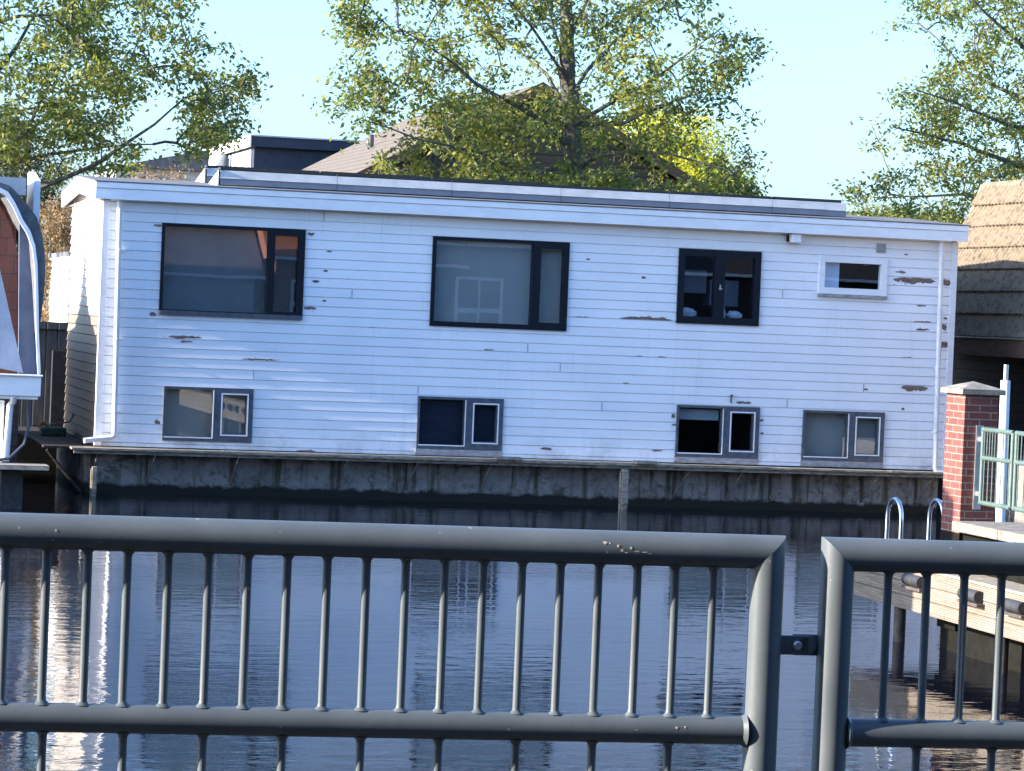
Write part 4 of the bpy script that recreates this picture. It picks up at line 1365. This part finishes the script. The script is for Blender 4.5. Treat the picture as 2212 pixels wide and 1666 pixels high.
MB().prism([(-.1, 24.35, 4.3), (-.1, 25.4, 4.75), (-.1, 26.45, 4.3)], (1.8, 0, 0)).build('roof', M['brown_roof'], hut)
for a_, b_ in ((.1, 24.6), (1.5, 24.6), (.1, 26.2), (1.5, 26.2)):
    MB().tube([(a_, b_, -.5), (a_, b_, .5)], .08, 8).build('leg', M['iron'], hut)

# ------------------------------------------------------------------ vegetation
def leaf_mesh(name, centers, per, spread, size, mat, parent, droop=.6):
    nC = len(centers)
    C_ = np.repeat(np.array(centers), per, axis=0)
    n = len(C_)
    off = rng.normal(0, 1, (n, 3)) * spread * np.array([1, 1, .72])
    base = C_ + off
    ang = rng.uniform(0, 2 * np.pi, n)
    dz = -droop + rng.normal(0, .45, n)
    dirv = np.stack([np.cos(ang), np.sin(ang), dz], 1)
    dirv /= np.linalg.norm(dirv, axis=1)[:, None]
    L = size * rng.uniform(.65, 1.35, n)[:, None]
    rnd = rng.normal(0, 1, (n, 3))
    side = np.cross(dirv, rnd)
    side /= np.linalg.norm(side, axis=1)[:, None] + 1e-9
    up = np.cross(side, dirv)
    Wd = L * .22
    v = np.empty((n, 4, 3))
    v[:, 0] = base
    v[:, 1] = base + dirv * L * .45 + side * Wd + up * L * .06
    v[:, 2] = base + dirv * L
    v[:, 3] = base + dirv * L * .45 - side * Wd + up * L * .06
    me = bpy.data.meshes.new(name)
    me.vertices.add(n * 4)
    me.vertices.foreach_set('co', v.reshape(-1))
    me.loops.add(n * 4)
    me.loops.foreach_set('vertex_index', np.arange(n * 4, dtype=np.int32))
    me.polygons.add(n)
    me.polygons.foreach_set('loop_start', np.arange(0, n * 4, 4, dtype=np.int32))
    me.polygons.foreach_set('loop_total', np.full(n, 4, dtype=np.int32))
    me.materials.append(mat)
    me.update(calc_edges=True)
    o = bpy.data.objects.new(name, me)
    col.objects.link(o)
    if parent is not None: o.parent = parent
    return o


def inpoly(x, z, poly):
    c = False
    j = len(poly) - 1
    for i in range(len(poly)):
        xi, zi = poly[i]
        xj, zj = poly[j]
        if (zi > z) != (zj > z) and x < (xj - xi) * (z - zi) / (zj - zi) + xi:
            c = not c
        j = i
    return c


def make_tree(name, label, Y, trunk, limbs, poly_px, depth, n_pts, per, spread, size, leafm, r0_=.16, gap=-.05, seed=1, twig=.0075, extra=None, limb_k=.62):
    """trunk, limbs: lists of (px, py, dy, radius); grown twigs reach every point of a clumped crown volume"""
    random.seed(seed)
    root = thing(name, label, 'tree', (at(trunk[0][0], trunk[0][1], Y)[0], Y, .95))
    off = Vector(root.location)
    nodes, par, rad, fixed = [], [], [], []
    def chain(pts, attach=None):
        pv = attach
        for i in range(len(pts)):
            px, py, dy, r_ = pts[i]
            x, z = at(px, py, Y + dy)
            p = Vector((x, Y + dy, z))
            r_ = r_ * (limb_k if attach is not None else 1)
            if pv is not None:
                a = nodes[pv]
                k = max(1, int((p - a).length / .35))
                ra_ = rad[pv] if i > 0 else r_ * 1.1
                for q in range(1, k + 1):
                    t = q / k
                    pp = a.lerp(p, t) + (Vector((random.uniform(-1, 1), random.uniform(-1, 1), random.uniform(-1, 1))) * .035 if q < k else Vector())
                    nodes.append(pp); par.append(pv); rad.append(ra_ + (r_ - ra_) * t); fixed.append(True)
                    pv = len(nodes) - 1
            else:
                nodes.append(p); par.append(-1); rad.append(r_); fixed.append(True)
                pv = len(nodes) - 1
    chain(trunk)
    for lb in limbs:
        x, z = at(lb[0][0], lb[0][1], Y + lb[0][2])
        p = Vector((x, Y + lb[0][2], z))
        k = min(range(len(nodes)), key=lambda i: (nodes[i] - p).length)
        chain(lb[1:], k)
    poly = [at(px, py, Y) for px, py in poly_px]
    xs = [p[0] for p in poly]; zs = [p[1] for p in poly]
    xc = (min(xs) + max(xs)) / 2; hw_ = (max(xs) - min(xs)) / 2
    pts = []
    tries = 0
    while len(pts) < n_pts and tries < n_pts * 60:
        tries += 1
        x, z = random.uniform(min(xs), max(xs)), random.uniform(min(zs), max(zs))
        if not inpoly(x, z, poly): continue
        dm = depth * math.sqrt(max(.08, 1 - ((x - xc) / (hw_ * 1.05)) ** 2))
        y = Y + random.uniform(-1, 1) * dm
        if noise.noise(Vector((x * .75 + seed * 7.3, y * .55, z * .95))) < gap: continue
        pts.append(Vector((x, y, z)))
    for (poly2, cnt2, gap2) in (extra or []):
        pl2 = [at(px, py, Y) for px, py in poly2]
        x2s = [p[0] for p in pl2]; z2s = [p[1] for p in pl2]
        k2 = 0
        while k2 < cnt2:
            x, z = random.uniform(min(x2s), max(x2s)), random.uniform(min(z2s), max(z2s))
            y = Y + random.uniform(-.9, .5) * depth
            if not inpoly(x, z, pl2) or noise.noise(Vector((x * 1.1, y * .8, z * 1.3 + 5))) < gap2: continue
            pts.append(Vector((x, y, z)))
            k2 += 1
    P0 = np.array([list(q) for q in nodes])
    arr = np.array([list(q) for q in pts])
    dmin = np.array([np.min(np.linalg.norm(P0 - a, axis=1)) for a in arr])
    order = np.argsort(dmin)
    npn = P0.copy()
    tips = []
    for i in order:
        a = arr[i]
        dd = np.linalg.norm(npn - a, axis=1)
        k = int(np.argmin(dd))
        dist = dd[k]
        steps = max(2, int(dist / .16))
        s0 = Vector(npn[k]); e0 = Vector(a)
        pv = k
        new = []
        for q in range(1, steps + 1):
            t = q / steps
            pp = s0.lerp(e0, t)
            pp.z += .14 * dist * math.sin(math.pi * t)
            if q < steps: pp += Vector((random.uniform(-1, 1), random.uniform(-1, 1), random.uniform(-1, 1))) * .03
            nodes.append(pp); par.append(pv); rad.append(0); fixed.append(False)
            pv = len(nodes) - 1
            new.append(list(pp))
        npn = np.vstack([npn, new])
        tips.append(list(a))
    cnt = [0] * len(nodes)
    for i in range(len(nodes) - 1, -1, -1):
        if not fixed[i]:
            cnt[i] = max(cnt[i], 1)
        if par[i] >= 0 and not fixed[i]: cnt[par[i]] += cnt[i] if False else 1
    # pipe model
    load = [0.0] * len(nodes)
    for i in range(len(nodes) - 1, 0, -1):
        if not fixed[i]:
            load[i] = max(load[i], 1.0)
            load[par[i]] += load[i] * (1.0 if par[i] >= 0 else 0) if True else 0
    for i in range(len(nodes)):
        if not fixed[i]: rad[i] = twig * (load[i] ** .42)
    mb = MB()
    n = 5
    for i in range(1, len(nodes)):
        p = par[i]
        if p < 0: continue
        r1 = rad[i]; r2 = rad[p] if (fixed[i] or not fixed[p]) else min(rad[p], r1 * 1.3)
        mb.tube([nodes[p], nodes[i]], [max(r2, r1 * .9), r1], 10 if r1 > .07 else n, caps=False)
    mb.build('trunk', M['bark'], root, smooth=True)
    lc = np.array(tips) - np.array(off)
    leaf_mesh('crown', lc, per, spread, size, leafm, root)
    return root


# middle tree
make_tree('tree', 'large airy tree with a central trunk rising behind the middle of the houseboat', 54,
          [(1250, 640, 0, .24), (1243, 400, 0, .20), (1236, 270, 0, .17), (1226, 130, 0, .145), (1224, 40, 0, .12), (1222, -120, 0, .09), (1215, -400, 0, .04)],
          [[(1243, 300), (1243, 300, 0, .10)] and [(1243, 280, 0, .09), (1290, 240, -.6, .07), (1400, 180, -1.2, .055), (1480, 120, -1.8, .035), (1560, 60, -2, .02)],
           [(1243, 310, 0, .09), (1230, 250, .4, .08), (1180, 160, 1.0, .06), (1120, 110, 1.6, .04), (1060, 60, 2, .02)],
           [(1240, 330, 0, .08), (1120, 230, -1, .07), (1020, 175, -1.6, .055), (940, 110, -2, .03), (860, 60, -2.4, .015)],
           [(1243, 290, 0, .07), (1340, 270, .6, .06), (1460, 215, 1.2, .045), (1560, 180, 1.5, .02)],
           [(1240, 350, 0, .07), (1330, 330, -1, .055), (1440, 330, -2, .04), (1580, 370, -2.5, .02)],
           [(1240, 360, 0, .08), (1150, 380, -1, .06), (1040, 330, -2, .045), (900, 300, -2.5, .03), (790, 260, -2.6, .015)],
           [(1234, 230, 0, .08), (1270, 150, .5, .065), (1350, 70, 1, .045), (1420, -20, 1.2, .03)],
           [(1228, 160, 0, .06), (1150, 60, -.8, .045), (1090, -10, -1.2, .03)],
           [(1226, 100, 0, .06), (1260, 20, .6, .05), (1300, -80, 1, .03)],
           [(1234, 210, 0, .05), (1210, 100, -1.2, .04), (1180, 0, -1.8, .025)]],
          [(760, -60), (735, 10), (720, 30), (770, 90), (800, 140), (735, 165), (708, 190), (725, 230), (790, 255), (770, 285), (830, 330), (850, 385), (980, 410), (1200, 430), (1500, 425), (1640, 415), (1700, 392), (1620, 350), (1560, 310), (1540, 280), (1640, 270), (1560, 230), (1610, 190), (1590, 140), (1650, 110), (1580, 60), (1510, 30), (1490, -60), (1450, -300), (1100, -420), (850, -260)],
          3.2, 860, 38, .14, .115, M['leaf_c'], gap=.0, seed=3, extra=[([(800, 340), (850, 250), (960, 230), (1100, 280), (1230, 290), (1330, 360), (1350, 425), (1100, 415), (840, 392)], 60, .12), ([(850, 380), (1500, 380), (1620, 400), (1560, 425), (860, 415)], 60, .0)])
# left tree
make_tree('tree', 'spreading tree at the upper left reaching its branches towards the houseboat roof', 51,
          [(-330, 700, 0, .30), (-300, 450, 0, .27), (-250, 250, 0, .2), (-180, 0, 0, .14), (-120, -200, 0, .06)],
          [[(-300, 450, 0, .16), (-100, 440, -.3, .12), (60, 415, -.5, .085), (127, 390, -.6, .07), (208, 355, -.8, .06), (268, 312, -.9, .05), (335, 268, -1, .035), (400, 210, -1.2, .02), (520, 175, -1.3, .012)],
           [(-280, 360, 0, .1), (-100, 370, .5, .08), (60, 345, .8, .06), (170, 325, .9, .04), (330, 312, 1, .02)],
           [(-250, 250, 0, .12), (-100, 200, 0, .1), (0, 150, 0, .07), (37, 100, 0, .055), (95, 0, .2, .03), (140, -90, .3, .02)],
           [(-250, 240, 0, .1), (-60, 330, -1.2, .08), (55, 290, -1.4, .05), (80, 235, -1.4, .035), (130, 130, -1.6, .02)],
           [(-220, 150, 0, .1), (-60, 60, .6, .07), (40, 35, .8, .05), (180, 25, 1, .035), (280, 5, 1.2, .02)],
           [(-280, 380, 0, .1), (-150, 300, 1.4, .07), (40, 240, 1.8, .04), (240, 200, 1.9, .02)]],
          [(-500, -250), (380, -250), (405, -10), (400, 30), (380, 55), (400, 90), (440, 105), (480, 92), (500, 130), (560, 150), (605, 168), (590, 195), (520, 205), (545, 255), (500, 262), (508, 298), (470, 315), (430, 335), (330, 345), (250, 372), (180, 360), (120, 385), (40, 330), (-100, 380), (-500, 400)],
          3.0, 1050, 40, .14, .105, M['leaf_c'], gap=-.04, seed=5)
# right tree
make_tree('tree', 'tall leafy tree at the upper right behind the corrugated boathouse roof', 56,
          [(2330, 700, 0, .26), (2320, 420, 0, .22), (2300, 200, 0, .16), (2290, 0, 0, .12), (2280, -200, 0, .06)],
          [[(2320, 420, 0, .12), (2180, 350, -.6, .08), (2080, 310, -.8, .06), (2000, 290, -1, .04), (1930, 275, -1.2, .02)],
           [(2320, 400, 0, .12), (2200, 420, .6, .07), (2080, 420, .8, .05), (1960, 425, 1, .025), (1870, 425, 1.1, .012)],
           [(2300, 250, 0, .1), (2180, 200, 1, .07), (2080, 150, 1.4, .045), (2020, 80, 1.6, .02)],
           [(2300, 200, 0, .1), (2200, 90, -.8, .07), (2120, 20, -1, .045), (2060, -60, -1.1, .02)],
           [(2310, 300, 0, .1), (2180, 270, -1.8, .06), (2060, 220, -2, .035), (1980, 195, -2.1, .02)]],
          [(2000, -250), (2020, -40), (1995, 15), (2000, 60), (2040, 90), (2010, 130), (1975, 170), (1965, 200), (1990, 230), (1920, 275), (1905, 285), (1960, 315), (2030, 335), (1990, 350), (1920, 360), (1900, 385), (1870, 400), (1832, 425), (1880, 440), (1880, 470), (2080, 500), (2130, 440), (2700, 440), (2700, -250)],
          3.0, 1150, 40, .15, .11, M['leaf_c'], gap=-.2, seed=9)
# yellow tree far behind
make_tree('tree', 'bright yellow green tree beyond the right slope of the gabled house', 84,
          [(1440, 640, 0, .25), (1440, 450, 0, .18), (1440, 330, 0, .1)],
          [[(1440, 400, 0, .1), (1500, 320, 0, .05)], [(1440, 380, 0, .1), (1390, 300, 0, .05)]],
          [(1340, 262), (1400, 245), (1450, 250), (1500, 275), (1530, 300), (1545, 340), (1580, 380), (1600, 450), (1330, 450), (1340, 330)],
          2.6, 420, 44, .26, .13, M['leaf_y'], gap=-.3, seed=12)
# dark ivy clad tree left
make_tree('conifer', 'dark dense evergreen behind the left houseboat', 58,
          [(60, 700, 0, .2), (60, 450, 0, .15), (55, 300, 0, .06)], [[(60, 450, 0, .08), (100, 380, 0, .04)]],
          [(-80, 290), (20, 262), (70, 290), (105, 310), (118, 350), (110, 380), (135, 400), (120, 450), (95, 480), (100, 540), (80, 700), (-120, 700)],
          1.6, 620, 55, .20, .07, M['leaf_d'], gap=-.5, seed=14)


def shrub(name, label, Y, poly_px, depth, n_pts, per, spread, size, mat, seed):
    random.seed(seed)
    poly = [at(px, py, Y) for px, py in poly_px]
    xs = [p[0] for p in poly]; zs = [p[1] for p in poly]
    bx_ = (min(xs) + max(xs)) / 2
    root = thing(name, label, name.replace('_', ' '), (bx_, Y, .95))
    pts = []
    while len(pts) < n_pts:
        x, z = random.uniform(min(xs), max(xs)), random.uniform(min(zs), max(zs))
        if not inpoly(x, z, poly): continue
        y = Y + random.uniform(-1, 1) * depth
        if noise.noise(Vector((x * 2 + seed, y * 1.5, z * 2))) < -.2: continue
        pts.append((x, y, z))
    mb = MB()
    for q in pts[:max(10, n_pts // 5)]:
        mid = (bx_ * .5 + q[0] * .5, Y * .5 + q[1] * .5, .95 * .4 + q[2] * .6)
        mb.tube([(bx_ + random.uniform(-.1, .1), Y, .9), mid, q], [.025, .015, .006], 5, caps=False)
    mb.build('stem', M['bark'], root)
    leaf_mesh('foliage', np.array(pts) - np.array(root.location), per, spread, size, mat, root)
    return root


shrub('autumn_shrub', 'rusty orange and pinkish autumn shrub between the evergreen and the white shed', 55, [(104, 440), (150, 430), (160, 520), (150, 560), (112, 560), (105, 720), (78, 720), (84, 560)], .5, 110, 34, .13, .08, M['leaf_o'], 3)
shrub('hedge_shrub', 'yellowing shrub peeping over the houseboat roof at its left end', 60, [(285, 372), (380, 372), (400, 500), (270, 500)], .6, 90, 40, .16, .08, M['leaf_o'], 6)
shrub('hedge_shrub', 'low green shrub over the right end of the houseboat roof', 60, [(1855, 452), (2060, 468), (2085, 560), (1840, 560)], .8, 200, 40, .18, .09, M['leaf_c'], 8)

# ------------------------------------------------------------------ far horizon behind everything
hz = thing('far_house_row', 'row of distant houses low on the horizon behind the trees', 'houses', (0, 220, .95))
random.seed(21)
hr = MB()
rr_ = MB()
x = -60
while x < 200:
    wd = random.uniform(7, 12)
    h_ = random.uniform(4.5, 6.0)
    hr.box(x, x + wd, 220, 230, .9, h_)
    rr_.prism([(x - .2, 219.6, h_), (x - .2, 225, h_ + 3), (x - .2, 230.4, h_)], (wd + .2, 0, 0))
    x += wd + .2
hr.build('wall', M['orange_brick'], hz)
rr_.build('roof', M['brown_roof'], hz)
